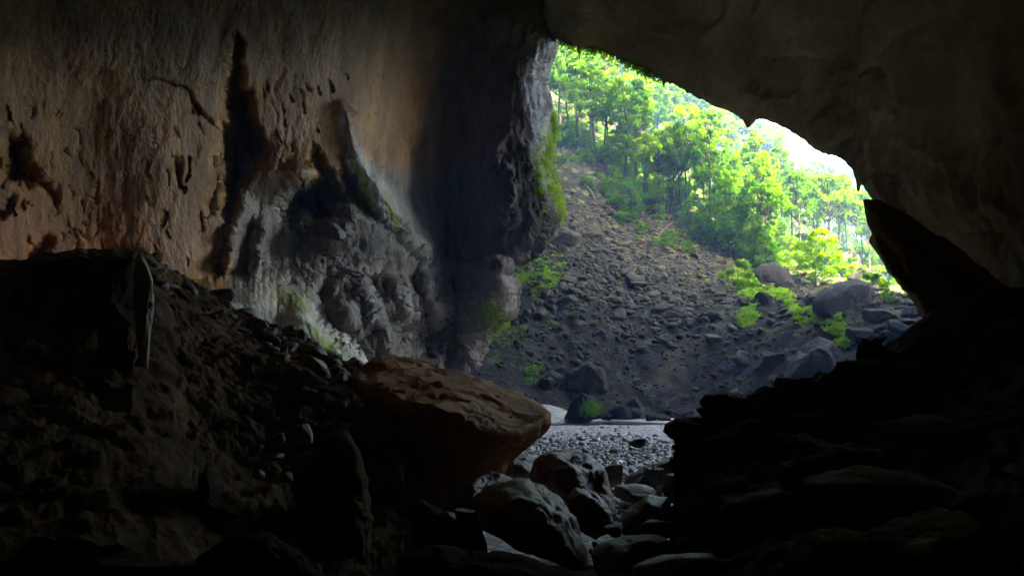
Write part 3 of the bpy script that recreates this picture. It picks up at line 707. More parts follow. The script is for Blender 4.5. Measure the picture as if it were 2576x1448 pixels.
beh = [(a - 4 * k, b + [130, 130, 130, 130, 110, 80, 45, 16][k], c + [4.5, 4.5, 4.5, 4.5, 4, 3, 2, .8][k]) for k, (a, b, c) in enumerate(top_b)]; beh2 = [(a - 8 * k, b + [320, 320, 320, 300, 250, 170, 100, 34][k], c + 2.5 - .25 * k) for k, (a, b, c) in enumerate(top_b)]
mid_t = [tuple((np.array(a) * .5 + np.array(b) * .5) + np.array([0, -4, 0])) for a, b in zip(top_b, top_f)]
def endcap(rows_, k):
    e0 = np.mean([P(*r[k]) for r in rows_], axis=0); return e0
rws = [beh2, beh, shift(top_b, 12, 1.03), top_b, mid_t, top_f, front, under, bott]
g = np.array([[P(*c) for c in r] for r in rws])
capL = np.repeat(g[:, :1].mean(0, keepdims=True), len(rws), 0); capR = np.repeat(g[:, -1:].mean(0, keepdims=True), len(rws), 0)
g = np.concatenate([capL, g, capR], 1)
g = patch(g, 260, 340); n = gnormals(g)
if n[140, 170][2] < 0: n = -n
cell, _, idv = worley(g * np.array([0.45, 0.45, 0.45]), 151)
cell, f2s, ids = worley(g * np.array([0.5, 0.5, 0.8]) + .5 * fbm(g * .5, 3, 150)[..., None], 151)
dsp = 0.22 * fbm(g * 0.5, 4, 152) + 0.05 * ridged(g * 1.6, 6, 155, .6) - 0.5 * np.maximum(fbm(g * np.array([0.8, 0.8, 1.6]), 5, 158, .6) - 0.10, 0) + 0.28 * (ids - .5) * np.clip((f2s - cell) * 5, 0, 1)
g = g + n * dsp[..., None]
based('boulder', g, gfaces(260, 340), M_RED, 'largest red-brown slab, jutting from the left over the gravel', 'boulder')

RS = np.random.RandomState(77)
for k, (a, b, c, s_) in enumerate([(1100, 965, 20.8, 34), (1118, 996, 19.8, 30), (1010, 985, 20.4, 22), (1240, 1040, 20.6, 13), (1285, 1048, 20.4, 10), (1180, 1008, 20.4, 9)]):
    boulder(a, b, c, s_, s_ * .6, M_RED, 300 + k, 'small dark stone lying on top of the great red-brown slab', name='stone', cat='stone', group='stones on the red-brown slab', sub=4)

# gully rocks in the bottom centre: (px, py, d, w, h, material, label ...)
gul = [
    ((1370, 1135), (1425, 1128), (1480, 1140), (1520, 1185), (1545, 1260), (1552, 1305), (1500, 1330), (1420, 1300), (1350, 1260), (1335, 1200), (1345, 1160)),
]
outline_rock('boulder', gul[0], 22, 3.2, M_BROWNB, 201, 'big brown boulder with a ridged sloping top, just below the gravel', rough=0.16, tiltd=0.5)
outline_rock('boulder', [(1270, 1180), (1290, 1140), (1330, 1140), (1358, 1160), (1345, 1195), (1300, 1215), (1270, 1210)], 25.5, 2, M_GULLY, 202, 'pale boulder half hidden beneath the tip of the red slab', rough=.1, tiltd=.5)
outline_rock('boulder', [(1190, 1245), (1260, 1210), (1330, 1212), (1400, 1240), (1440, 1290), (1480, 1390), (1482, 1440), (1430, 1430), (1330, 1390), (1260, 1350), (1210, 1330)], 15, 3.4, M_BROWNB, 203, 'glistening pitted brown boulder pointing down at the bottom centre', rough=.16, tiltd=.75)
outline_rock('boulder', [(1420, 1255), (1450, 1225), (1500, 1240), (1540, 1290), (1545, 1330), (1500, 1360), (1450, 1330)], 18.5, 1.6, M_BROWNB, 204, 'brown boulder leaning against the big ridged one', rough=.14, tiltd=.5)
boulder(1535, 1195, 29, 60, 60, M_GULLY, 205, 'upright brown rock at the near edge of the gravel', depth=.8)
outline_rock('boulder', [(1555, 1235), (1580, 1195), (1640, 1165), (1700, 1150), (1730, 1165), (1720, 1205), (1660, 1230), (1590, 1245)], 27, 2.4, M_GULLY, 206, 'long grey rock bordering the gravel below the right mound', rough=.1, tiltd=.6)
boulder(1642, 1198, 25, 54, 42, M_GULLY, 207, 'small pointed grey rock on the long grey one', depth=.8)
boulder(1712, 1188, 24, 70, 80, M_GULLY, 208, 'tall grey rock wedged against the right mound')
boulder(1600, 1245, 23, 110, 60, M_GULLY, 209, 'low grey rock between the brown boulder and the dark rounded one', tx=.2)
boulder(1710, 1240, 20.5, 90, 90, M_GULLY, 210, 'dark boulder at the foot of the right mound, upper one', rz=1)
outline_rock('boulder', [(1548, 1330), (1570, 1285), (1630, 1245), (1680, 1250), (1700, 1290), (1690, 1325), (1640, 1345), (1580, 1350)], 18.5, 2.0, M_GULLY, 211, 'broad dark rounded boulder with a shiny rim in the gully', rough=.1, tiltd=.6)
boulder(1745, 1300, 17.5, 90, 80, M_GULLY, 212, 'dark boulder at the foot of the right mound, lower one', rz=2)
boulder(1640, 1335, 16, 110, 58, M_GULLY, 213, 'wet silvery rock behind the flat gully slab', depth=.8, ty=.1)
boulder(1545, 1335, 16.2, 46, 34, M_GULLY, 214, 'small black stone at the left end of the flat gully slab', depth=.9)
outline_rock('boulder', [(1478, 1390), (1510, 1360), (1580, 1345), (1650, 1345), (1690, 1360), (1700, 1400), (1650, 1440), (1500, 1450)], 13.5, 2.6, M_GULLY, 215, 'flat wet slab with a pale lit top at the bottom centre', rough=.1, tiltd=1.2)
boulder(1690, 1440, 10.5, 200, 110, M_GULLY, 216, 'rounded rock cut by the bottom edge below the right mound')
boulder(1170, 1290, 14, 50, 26, M_BROWNB, 217, 'tiny brown stone left of the pitted boulder', name='stone', cat='stone')
boulder(1125, 1302, 14, 44, 26, M_BROWNB, 218, 'tiny brown stone farther left of the pitted boulder', name='stone', cat='stone')
boulder(1605, 1113, 44, 40, 24, M_GREY, 219, 'lone pale stone on the open gravel', name='stone', cat='stone')
outline_rock('boulder', [(1095, 1275), (1165, 1220), (1235, 1188), (1325, 1212), (1345, 1255), (1290, 1305), (1190, 1330), (1105, 1325)], 17, 2.6, M_BROWNB, 222, 'brown boulder tucked beneath the undercut of the red-brown slab', rough=.16, tiltd=.4)
outline_rock('boulder', [(985, 1300), (1060, 1255), (1140, 1290), (1215, 1330), (1225, 1420), (1150, 1460), (1010, 1450)], 15.5, 2.6, M_MOUND, 223, 'dim dark boulder at the foot of the red-brown slab', rough=.16, tiltd=.3)
outline_rock('boulder', [(1000, 1400), (1090, 1370), (1220, 1385), (1330, 1400), (1420, 1440), (1400, 1540), (1000, 1560)], 11.5, 3, M_DARK, 221, 'low black rock along the bottom edge left of the pitted boulder', rough=.15, tiltd=.5)
for k in range(26):
    a = RS.uniform(1480, 1760); b = RS.uniform(1200, 1420); dd = 30 - 16 * (b - 1170) / 250
    boulder(a, b + 6, dd + .8, RS.uniform(16, 40), RS.uniform(14, 26), M_GULLY, 230 + k, 'small wet stone packed between the gully boulders', name='stone', cat='stone', group='small stones between the gully boulders', sub=3)

# left foreground: fin and stones
outline_rock('rock_fin', [(340, 648), (352, 634), (368, 655), (384, 700), (386, 750), (378, 850), (370, 955), (352, 930), (345, 880), (338, 780), (334, 700)], 17, 1.2, rock_mat('pale_rock', (0.35, 0.31, 0.23), (0.5, 0.45, 0.34), (0.62, 0.56, 0.44), scale=1, bump=.4), 251, 'upright pale-edged rock fin standing on the left mound', cat='rock', rough=.1)
outline_rock('boulder', [(60, 665), (120, 652), (220, 655), (330, 650), (345, 700), (342, 900), (250, 1020), (100, 1050), (-60, 1000), (-60, 760)], 18.5, 3.5, M_DARK, 252, 'huge black boulder against the left mound below the orange wall', rough=.14)
outline_rock('boulder', [(250, 800), (330, 810), (345, 900), (300, 985), (240, 960)], 16.3, 0.9, M_MOUND, 253, 'dim lumpy rock at the left foot of the pale fin', rough=.2)
outline_rock('boulder', [(800, 1120), (870, 1095), (905, 1140), (924, 1220), (930, 1350), (926, 1470), (840, 1480), (770, 1380), (750, 1220)], 13, 3.2, M_MOUND, 254, 'tall brown rock with a steep right edge, rising from the bottom left of centre', rough=.28)
outline_rock('boulder', [(440, 1240), (520, 1160), (532, 1190), (490, 1250), (560, 1250), (600, 1300), (500, 1340), (420, 1330)], 11, 1.8, M_DARK, 255, 'angular dark block with a faint lit corner, lower left', rough=.06)
outline_rock('boulder', [(500, 1400), (600, 1340), (680, 1345), (760, 1400), (800, 1448), (780, 1520), (560, 1540), (470, 1480)], 9, 1.8, M_DARK, 256, 'wrinkled dark rock at the bottom edge, left of the tall narrow rock', rough=.2)
for k, (a, b, c, w_, h_) in enumerate([(640, 1130, 14.5, 40, 34), (690, 1150, 14.5, 50, 22), (760, 1090, 15.5, 60, 50), (720, 1200, 13.6, 44, 30), (780, 1150, 15, 50, 36), (700, 1100, 15.6, 40, 26), (650, 1190, 13.8, 30, 24)]):
    boulder(a, b, c, w_, h_, M_CREST, 260 + k, 'dim brown stone on the dark face of the left mound', name='stone', cat='stone', group='stones on the dark face of the left mound', sub=4)
# loose stones along the lit crest of the left mound
cg_ = MLG.reshape(-1, 3); protos = [mesh('stone', *rock(400 + k, 3, 10, 14, .1), M_CREST) for k in range(6)]
vv = np.arange(MLG.shape[0]); lo, hi = int(.24 * 300), int(.5 * 300)
for k in range(110):
    i = RS.randint(lo, hi); j = RS.randint(int(.42 * 420), int(.97 * 420)); p_ = MLG[i, j]
    o = link('stone', protos[k % 6], None, p_ + np.array([0, 0, .03])); s_ = float(np.exp(RS.normal(-1.65, .45)))
    o.scale = (s_ * RS.uniform(.8, 1.4), s_ * RS.uniform(.8, 1.3), s_ * RS.uniform(.5, .9)); o.rotation_euler = (RS.normal(0, .3), RS.normal(0, .3), RS.uniform(0, 6.3))
    tag(o, 'loose brown stone on the lit crest of the left mound', 'stone', 'loose stones along the left mound crest')

# right mound: stacked ledge slabs along its skyline
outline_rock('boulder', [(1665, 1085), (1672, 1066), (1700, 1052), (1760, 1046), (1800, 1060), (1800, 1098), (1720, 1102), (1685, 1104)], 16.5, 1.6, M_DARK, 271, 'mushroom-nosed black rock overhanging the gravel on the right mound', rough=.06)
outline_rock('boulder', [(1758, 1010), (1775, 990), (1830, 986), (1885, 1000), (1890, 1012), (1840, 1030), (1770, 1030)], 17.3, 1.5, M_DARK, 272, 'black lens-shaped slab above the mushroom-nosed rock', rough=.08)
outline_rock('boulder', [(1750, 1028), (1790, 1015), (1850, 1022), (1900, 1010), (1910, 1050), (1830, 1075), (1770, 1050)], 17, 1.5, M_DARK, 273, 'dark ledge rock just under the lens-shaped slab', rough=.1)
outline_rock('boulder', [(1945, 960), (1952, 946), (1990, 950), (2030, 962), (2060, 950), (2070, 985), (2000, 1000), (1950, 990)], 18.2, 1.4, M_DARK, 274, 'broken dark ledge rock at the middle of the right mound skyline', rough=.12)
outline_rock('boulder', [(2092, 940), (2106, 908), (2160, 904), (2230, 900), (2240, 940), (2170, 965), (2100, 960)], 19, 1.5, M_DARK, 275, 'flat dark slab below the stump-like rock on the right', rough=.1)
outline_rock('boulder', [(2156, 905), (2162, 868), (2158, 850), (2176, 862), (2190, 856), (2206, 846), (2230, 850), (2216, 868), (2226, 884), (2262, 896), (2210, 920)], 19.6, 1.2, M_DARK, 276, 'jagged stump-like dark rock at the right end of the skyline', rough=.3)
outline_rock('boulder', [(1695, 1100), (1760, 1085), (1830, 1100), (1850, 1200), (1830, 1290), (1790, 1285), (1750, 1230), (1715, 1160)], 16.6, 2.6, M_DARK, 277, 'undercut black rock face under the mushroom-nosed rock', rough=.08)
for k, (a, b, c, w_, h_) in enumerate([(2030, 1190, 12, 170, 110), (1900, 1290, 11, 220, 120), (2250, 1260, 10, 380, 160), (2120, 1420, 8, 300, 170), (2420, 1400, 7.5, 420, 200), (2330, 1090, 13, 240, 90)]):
    boulder(a, b, c, w_, h_, M_MOUND, 280 + k, ['dim rounded rock left of centre on the right mound', 'low dim rock at the lower left of the right mound', 'long dim ridge-like rock across the right mound', 'dim sloping rock at the bottom edge of the right mound', 'broad faintly grey rock in the bottom right corner', 'dim rock high on the right mound'][k], rough=.25, ty=-.45, sharp=10)
outline_rock('rock_buttress', [(2172, 504), (2212, 499), (2290, 540), (2400, 622), (2515, 712), (2700, 800), (2720, 1100), (2330, 1020), (2322, 800), (2292, 745), (2235, 672), (2192, 615), (2200, 590), (2183, 560)], 29, 7, M_ROOF, 291, 'dark leaning rock buttress with a beaked tip on the right', cat='rock', rough=.10, kf=.3, sub=6)

# ------------------------------------------------------------------ slope boulders
def hill_boulder(px, py, wpx, hpx, mat, seed, label, group=None, sub=5, sink=.3, **kw):
    b = on_hill(px, py + hpx * .45); d = b[1]
    return boulder(px, py, d + 0.4, wpx, hpx, mat, seed, label, group=group, sub=sub, **kw)

def hill_outline(poly, mat, seed, label, thick, **kw):
    p_ = np.array(poly, float); b = on_hill(p_[:, 0].mean(), p_[:, 1].max() - 6)
    return outline_rock('boulder', poly, b[1] + thick * .25, thick, mat, seed, label, **kw)

hill_outline([(2038, 760), (2060, 735), (2100, 712), (2160, 702), (2192, 712), (2190, 770), (2170, 815), (2110, 822), (2045, 800)], M_GREY, 501, 'largest grey block on the slope with a sunlit flat top', 6, tiltd=.35, rough=.05)
hill_outline([(1965, 960), (1990, 905), (2025, 862), (2060, 846), (2095, 860), (2130, 900), (2150, 960), (2050, 1000)], M_GREY, 502, 'large pyramid-shaped boulder behind the right mound skyline', 5, tiltd=.4, rough=.07)
hill_outline([(1890, 690), (1915, 665), (1950, 660), (1985, 680), (2000, 715), (1970, 735), (1910, 725)], M_GREY, 503, 'mossy dark boulder beneath the bright yellow-green tree', 4, tiltd=.3, rough=.08)
hill_outline([(2118, 690), (2115, 640), (2135, 628), (2160, 640), (2175, 690), (2150, 705)], M_STONE, 504, 'upright brown rock with thin pale trunks growing on it', 3, rough=.08)
hill_outline([(2130, 700), (2170, 670), (2220, 690), (2240, 730), (2180, 745)], M_GREY, 505, 'rounded dark boulder behind the largest grey block', 4, rough=.08)
hill_outline([(2005, 770), (2035, 735), (2060, 745), (2060, 790), (2030, 800)], M_GREY, 506, 'dark angular rock touching the left side of the largest block', 3, rough=.08)
hill_outline([(1365, 620), (1380, 580), (1420, 570), (1465, 590), (1450, 620), (1400, 640)], M_STONE, 507, 'dark mossy slab at the foot of the rock pillar', 4, rough=.08)
hill_outline([(1405, 580), (1440, 556), (1458, 560), (1458, 590), (1430, 600)], M_STONE, 508, 'dark angular block above the mossy slab by the pillar', 3, rough=.06)
hill_outline([(1440, 600), (1470, 578), (1510, 570), (1515, 590), (1470, 612)], M_STONE, 509, 'long dark slab lying right of the angular block', 3, rough=.06)
hill_outline([(1590, 620), (1610, 600), (1650, 605), (1670, 622), (1640, 635)], M_STONE, 510, 'large flat pale stone in the upper scree', 2.4, rough=.06)
hill_outline([(1330, 985), (1345, 950), (1390, 930), (1420, 945), (1400, 985), (1350, 1005)], M_STONE, 511, 'lumpy grey outcrop low on the slope above the sand bar', 3, rough=.14)
hill_outline([(1400, 985), (1430, 935), (1480, 910), (1520, 930), (1535, 985), (1480, 1010)], M_STONE, 512, 'broad dark outcrop low on the slope, right of the lumpy one', 3, rough=.14)
hill_outline([(1895, 930), (1920, 890), (1975, 885), (1985, 930), (1940, 950)], M_GREY, 513, 'flat-topped rock just left of the pyramid boulder', 3, rough=.08)
hill_outline([(1840, 900), (1860, 880), (1900, 890), (1910, 930), (1860, 935)], M_STONE, 514, 'dark low rock in the haze left of the flat-topped rock', 3, rough=.1)
for k, (a, b, w_, h_) in enumerate([(2165, 850, 60, 55), (2215, 800, 75, 50), (2262, 830, 70, 55), (2295, 790, 60, 40), (2235, 850, 60, 40), (2285, 815, 50, 40), (2190, 870, 40, 30), (2260, 780, 44, 30), (2205, 835, 44, 36), (2300, 835, 40, 40)]):
    hill_boulder(a, b, w_, h_, M_GREY, 520 + k, 'grey boulder in the heap between the rock buttress and the largest block', group='heap of grey boulders by the right edge of the mouth', tx=.2)
for k, (a, b, w_, h_) in enumerate([(1560, 1035, 60, 36), (1598, 1042, 40, 26), (1640, 1048, 30, 26), (1530, 1046, 36, 22), (1670, 1052, 36, 18), (1720, 1040, 50, 30)]):
    boulder(a, b, 65.5, w_, h_, M_GREY, 540 + k, 'hazy grey rock lining the far bank of the stream', group='rocks lining the far bank of the stream', sub=4)
outline_rock('boulder', [(1420, 1052), (1440, 1005), (1465, 988), (1490, 995), (1512, 1030), (1520, 1052), (1470, 1060)], 63.5, 2.2, M_GREY, 550, 'grassy-sided pointed boulder at the edge of the stream', rough=.1)

# scree: the biggest 250 stones one by one, the rest as one mass
stone_pts = []
tries = 0
while len(stone_pts) < 9500 and tries < 60:
    tries += 1
    xx = RS.uniform(-8, 48, 3000); yy = RS.uniform(63, 125, 3000)
    zz = hill_z(xx, yy)
    c_, s_ = math.cos(PITCH), math.sin(PITCH)
    fx = yy * c_ + (zz - CAMZ) * s_; up = -yy * s_ + (zz - CAMZ) * c_
    px = CX + F * xx / fx; py = CY - F * up / fx
    dens = np.exp(-(((px - 1570 - .3 * (py - 640)) / 200) ** 2 + ((py - 640) / 110) ** 2)) * 1.4 + 0.22 * np.exp(-(((px - 1480) / 320) ** 2 + ((py - 830) / 130) ** 2)) + 0.05
    dens *= 0.45 + 0.9 * (noise(np.stack([xx, yy, 0 * xx], -1) * .22, 601) + .3).clip(0, 1) * 1.3
    dens = np.where((py < 500) & (px < 1720), dens * .25, dens)
    ok = (px > 1180) & (px < 2340) & (py > 420) & (py < 1060) & (RS.rand(3000) < dens)
    for k in np.nonzero(ok)[0]: stone_pts.append((xx[k], yy[k], zz[k], px[k], py[k]))
stone_pts = np.array(stone_pts[:9500])
sz = np.exp(RS.normal(-1.85, .50, len(stone_pts))) * (1 + .35 * np.exp(-((stone_pts[:, 4] - 780) / 110) ** 2))
order = np.argsort(-sz); big, rest = order[:150], order[150:]
protos = [mesh('stone', *rock(700 + k, 4, 11, 14, .12), M_STONE) for k in range(9)]
for k in big:
    o = link('stone', protos[RS.randint(9)], None, stone_pts[k, :3] + np.array([0, 0, -sz[k] * .1])); s_ = float(min(sz[k], .75)) * RS.uniform(.8, 1.3)
    o.scale = (s_ * RS.uniform(.8, 1.5), s_ * RS.uniform(.8, 1.3), s_ * RS.uniform(.55, .95)); o.rotation_euler = (RS.normal(0, .3), RS.normal(0, .3), RS.uniform(0, 6.3))
    tag(o, 'rough grey-brown stone strewn over the slope outside', 'stone', 'stones strewn over the outside slope')
small = [rock(750 + k, 2, 8, 12, .1) for k in range(10)]
tiny = [rock(780 + k, 1, 7, 10, .08) for k in range(8)]
rx = RS.uniform(-6, 44, 26000); ry = RS.uniform(63, 122, 26000); rz_ = hill_z(rx, ry)
kp = RS.rand(26000) < (noise(np.stack([rx, ry, 0 * rx], -1) * .3, 611) * 1.2 + .35)
v0, f0 = scatter_mesh(tiny, np.stack([rx, ry, rz_], -1)[kp], np.exp(RS.normal(-2.55, .4, int(kp.sum()))), RS, .7)
v, f = scatter_mesh(small, stone_pts[rest, :3] + np.array([0, 0, 1.0]) * (-.12 * sz[rest])[:, None], np.minimum(sz[rest], .5), RS, .75)
v, f = join([(v, f), (v0, f0)])
o = link('scree', mesh('scree', v, f, M_STONE, smooth=True)); tag(o, 'mass of small stones covering the slope outside the cave', 'scree', kind='stuff')

# ------------------------------------------------------------------ plants
def leaves(rng, centers, radii, nper, size, up=.5, droop=0.0, flat=.75):
    """rhombic leaves filling clumps; returns verts, faces"""
    c = np.repeat(centers, nper, 0); r = np.repeat(radii, nper); n = len(c)
    d = rng.normal(size=(n, 3)); d /= np.linalg.norm(d, axis=1, keepdims=True)
    rad = r * rng.rand(n) ** .45
    p = c + d * rad[:, None] * np.array([1, 1, flat]); p[:, 2] -= droop * r * rng.rand(n) ** 2
    nn = rng.normal(size=(n, 3)) + d * .6 + np.array([0, 0, up]); nn /= np.linalg.norm(nn, axis=1, keepdims=True)
    a = np.cross(nn, rng.normal(size=(n, 3))); a /= np.linalg.norm(a, axis=1, keepdims=True); b = np.cross(nn, a)
    s = size * rng.uniform(.6, 1.3, n)[:, None]
    v = np.stack([p - a * s, p - b * s * .55 + nn * s * .12, p + a * s, p + b * s * .55 + nn * s * .12], 1).reshape(-1, 3)
    return v, np.arange(4 * n).reshape(-1, 4)

def tube(pts, radii, seg=6):
    pts = np.asarray(pts, float); m = len(pts); t = np.gradient(pts, axis=0); t /= np.linalg.norm(t, axis=1, keepdims=True) + 1e-9
    ref = np.array([.3, 1, .1]); a = np.cross(t, ref); a /= np.linalg.norm(a, axis=1, keepdims=True) + 1e-9; b = np.cross(t, a)
    an = np.linspace(0, 2 * np.pi, seg, endpoint=False)
    v = pts[:, None] + (a[:, None] * np.cos(an)[None, :, None] + b[:, None] * np.sin(an)[None, :, None]) * np.asarray(radii)[:, None, None]
    i = np.arange(m * seg).reshape(m, seg); j = np.roll(i, -1, 1)
    return v.reshape(-1, 3), np.stack([i[:-1], j[:-1], j[1:], i[1:]], -1).reshape(-1, 4)

def tree_meshes(kind, seed):
    r = np.random.RandomState(seed)
    if kind == 'slender':   H, tr, c0, cr_, ncl, npl, ls, rc = 15, .20, .56, 2.9, 48, 80, .22, (.45, .95)
    elif kind == 'canopy':  H, tr, c0, cr_, ncl, npl, ls, rc = 18, .25, .58, 3.8, 62, 80, .25, (.45, 1.1)
    elif kind == 'vine':    H, tr, c0, cr_, ncl, npl, ls, rc = 16, .24, .12, 2.4, 80, 85, .22, (.45, 1.0)
    elif kind == 'umbrella': H, tr, c0, cr_, ncl, npl, ls, rc = 13, .19, .60, 4.2, 75, 85, .22, (.45, .95)
    elif kind == 'bushy':   H, tr, c0, cr_, ncl, npl, ls, rc = 8, .11, .22, 2.6, 60, 85, .16, (.35, .8)
    else:                   H, tr, c0, cr_, ncl, npl, ls, rc = 3, .05, .10, 1.4, 16, 110, .17, (.35, .7)
    lean = r.normal(0, .035, 2) * H
    hz = np.linspace(0, 1, 12)
    wob = np.stack([np.cumsum(r.normal(0, .012, 12)) * H * .5, np.cumsum(r.normal(0, .012, 12)) * H * .5], -1); wob -= wob[0]
    spine = np.c_[wob + lean * hz[:, None] ** 1.5, hz * H * .97]
    parts = [tube(spine, tr * (1 - hz * .8) * (1 + .6 * np.exp(-hz * 14)))]
    cen, rad = [], []
    for k in range(ncl):
        t = r.rand(); a = r.uniform(0, 6.283)
        if kind == 'umbrella':  prof = math.sqrt(max(0, 1 - (t * .85) ** 2)); z = c0 + (1 - c0) * (0.25 + .75 * t)
        elif kind == 'vine':    prof = (.55 + .45 * math.sin(math.pi * min(1, t * 1.15))) * (1 - .55 * max(0, t - .7) / .3); z = c0 + (1 - c0) * t
        elif kind in ('bushy', 'shrub'): prof = math.sin(math.pi * (.12 + .84 * t)) ** .7; z = c0 + (1 - c0) * t
        else:                   prof = math.sin(math.pi * (.24 + .68 * t)) ** .7 * (.75 + .5 * r.rand()); z = c0 + (1 - c0) * t
        q = cr_ * prof * (0.35 + .65 * r.rand() ** .6)
        i = min(11, int(z * 11)); ctr = spine[i] * np.array([1, 1, 0]) + np.array([math.cos(a) * q, math.sin(a) * q, z * H])
        cen.append(ctr); rad.append(r.uniform(*rc) * (1 - .3 * t))
        if k % 2 == 0 and kind != 'shrub':
            j = max(1, min(10, int((z - .10) * 11))); s0 = spine[j]
            md = (s0 + ctr) / 2 + np.array([0, 0, -.05 * H * r.rand()])
            tt_ = np.linspace(0, 1, 5)[:, None]; bz = s0 * (1 - tt_) ** 2 + 2 * md * tt_ * (1 - tt_) + ctr * tt_ ** 2
            parts.append(tube(bz, np.linspace(tr * .38, tr * .10, 5), 4))
    if kind == 'shrub':
        for k in range(5):
            e = cen[k]; parts.append(tube(np.array([[0, 0, 0], e * .5 + np.array([0, 0, .1]), e]), [.03, .022, .012], 4))
    lv = leaves(r, np.array(cen), np.array(rad), npl, ls, .45, .9 if kind == 'vine' else .25)
    tv, tf = join(parts)
    return tv, tf, lv[0], lv[1], H

TREES = {}
def tree_proto(kind, var, yellow):
    key = (kind, var, yellow)
    if key not in TREES:
        base = TREES.get((kind, var, not yellow))
        tv, tf, lv, lf, H = tree_meshes(kind, 1000 + hash_kind[kind] * 10 + var)
        nm = 'stem' if kind == 'shrub' else 'trunk'
        TREES[key] = (mesh(nm, tv, tf, M_BARK), mesh('crown', lv, lf, M_LEAFY if yellow else M_LEAF, smooth=False), H, nm)
    return TREES[key]
hash_kind = {'slender': 1, 'canopy': 2, 'vine': 3, 'umbrella': 4, 'bushy': 5, 'shrub': 6}

def plant(kind, loc, height, label, group=None, var=None, yellow=None, rng=RS, wide=1.0, cat=None):
    var = rng.randint(3) if var is None else var
    yellow = (rng.rand() < .3) if yellow is None else yellow
    tm, cm, H, nm = tree_proto(kind, var, bool(yellow))
    root = bpy.data.objects.new('shrub' if kind == 'shrub' else 'tree', None); COL.objects.link(root)
    root.empty_display_size = .5
    root.location = [float(a) for a in loc]; s = float(height / H); root.scale = (s * wide, s * wide, s); root.rotation_euler = (0, 0, rng.uniform(0, 6.28))
    link(nm, tm, root); link('crown', cm, root)
    return tag(root, label, cat or ('shrub' if kind == 'shrub' else 'tree'), group)

def tree_px(kind, bx, by, topy, label, d=None, **kw):
    b = on_hill(bx, by)
    if d is not None: b = P(bx, by, d)
    fx = b[1]; h = (by - topy) / F * fx * 1.02
    b = b + np.array([0, 0, -.25])
    return plant(kind, b, h, label, **kw)

T = tree_px
T('slender', 1738, 508, 252, 'tall slender tree with a bright narrow crown and long bare trunk, mid slope', var=0, yellow=True)
T('vine', 1880, 600, 330, 'vine-draped tree with a drooping columnar crown in front of the dark one', var=0, yellow=True, wide=1.05)
T('vine', 1968, 600, 340, 'dark columnar tree silhouetted against the white sky gap', var=1, yellow=False, wide=.7)
T('bushy', 1832, 650, 455, 'big rounded leafy tree at the lower edge of the wood, left of the vine-draped one', var=0, yellow=False, wide=.9)
T('bushy', 1762, 615, 528, 'small pale bush-like tree standing alone above the scree', var=1, yellow=False, wide=.9)
T('umbrella', 2056, 660, 445, 'umbrella-shaped tree with a forked dark trunk near the right edge of the mouth', var=0, yellow=False)
T('bushy', 2050, 728, 575, 'bright yellow-green tree above the largest grey block', var=2, yellow=True, wide=1.15)
T('umbrella', 2172, 690, 480, 'slim dark-trunked tree next to the beaked rock buttress', var=1, yellow=False, wide=.7)
T('slender', 2140, 640, 505, 'thin pale-trunked tree growing out of the upright brown rock', var=1, yellow=True)
T('bushy', 2238, 785, 722, 'small green sapling among the grey boulders by the buttress', var=0, yellow=False)
T('bushy', 1592, 552, 440, 'small spreading tree low on the bare earth below the wood', var=1, yellow=False, wide=1.1)
T('slender', 1408, 336, 110, 'tall thin tree nearest the mossy rock pillar', var=2, yellow=False, wide=1.2)
T('canopy', 1495, 362, 175, 'fork-trunked tree on the bank right of the tree nearest the pillar', var=0, yellow=False, wide=.8)
T('slender', 1612, 392, 175, 'straight dark trunk, leftmost of the bare trunks under the middle of the roof lip', var=0, yellow=False, wide=1.2)
T('slender', 1640, 385, 165, 'straight pale-barked trunk, rightmost of the bare trunks under the middle of the roof lip', var=1, yellow=False, wide=1.2)
T('bushy', 1642, 440, 350, 'dense mid-green bush-like tree below the row of bare trunks', var=0, yellow=False, wide=1.1)
T('bushy', 1545, 430, 320, 'sunlit bush-like tree on the bank left of the bare trunks', var=2, yellow=True, wide=1.1)
T('shrub', 1855, 745, 655, 'lone thin sapling on bare soil above the bright fern mat', var=0, yellow=True)
T('bushy', 1930, 690, 560, 'shaded leafy tree between the rounded tree and the yellow-green one', var=1, yellow=False)
T('bushy', 1985, 690, 590, 'leafy tree tucked behind the bright yellow-green tree', var=0, yellow=True)
for (a, b, c, k, v_) in [(1540, 505, 410, 'bushy', 0), (1625, 520, 400, 'bushy', 1), (1660, 560, 440, 'slender', 2), (1690, 545, 425, 'bushy', 2), (1730, 590, 500, 'bushy', 0), (1655, 500, 370, 'canopy', 0), (1705, 500, 375, 'canopy', 2),
                     (1785, 585, 470, 'slender', 0), (1800, 620, 500, 'bushy', 1), (1860, 650, 520, 'bushy', 2), (1900, 680, 540, 'bushy', 0), (1930, 700, 600, 'bushy', 1), (1600, 470, 340, 'canopy', 1), (1770, 530, 400, 'canopy', 1)]:
    T(k, a, b, c, 'small dark green tree at the lower fringe of the wood', group='small trees at the lower fringe of the wood', var=v_, yellow=False)
T('vine', 1930, 655, 385, 'creeper-hung leafy tree right of the vine-draped one', var=2, yellow=True, wide=1.0)
T('vine', 1845, 600, 385, 'creeper-hung dark tree left of the vine-draped one', var=1, yellow=False, wide=1.0)
T('slender', 1450, 372, 150, 'slim tree leaning over the bare bank, second from the rock pillar', var=1, yellow=False, wide=1.1)
T('slender', 1530, 420, 195, 'thin bare-stemmed tree standing lowest on the left bank', var=2, yellow=True, wide=1.1)
T('slender', 1575, 450, 300, 'short thin tree beside the small spreading one on the bank', var=0, yellow=False)
T('slender', 1690, 430, 200, 'dark straight-trunked tree left of the tall bright-crowned one', var=2, yellow=False, wide=1.2)
T('umbrella', 2115, 665, 470, 'flat-crowned tree half behind the umbrella-shaped one', var=2, yellow=True, wide=.8)
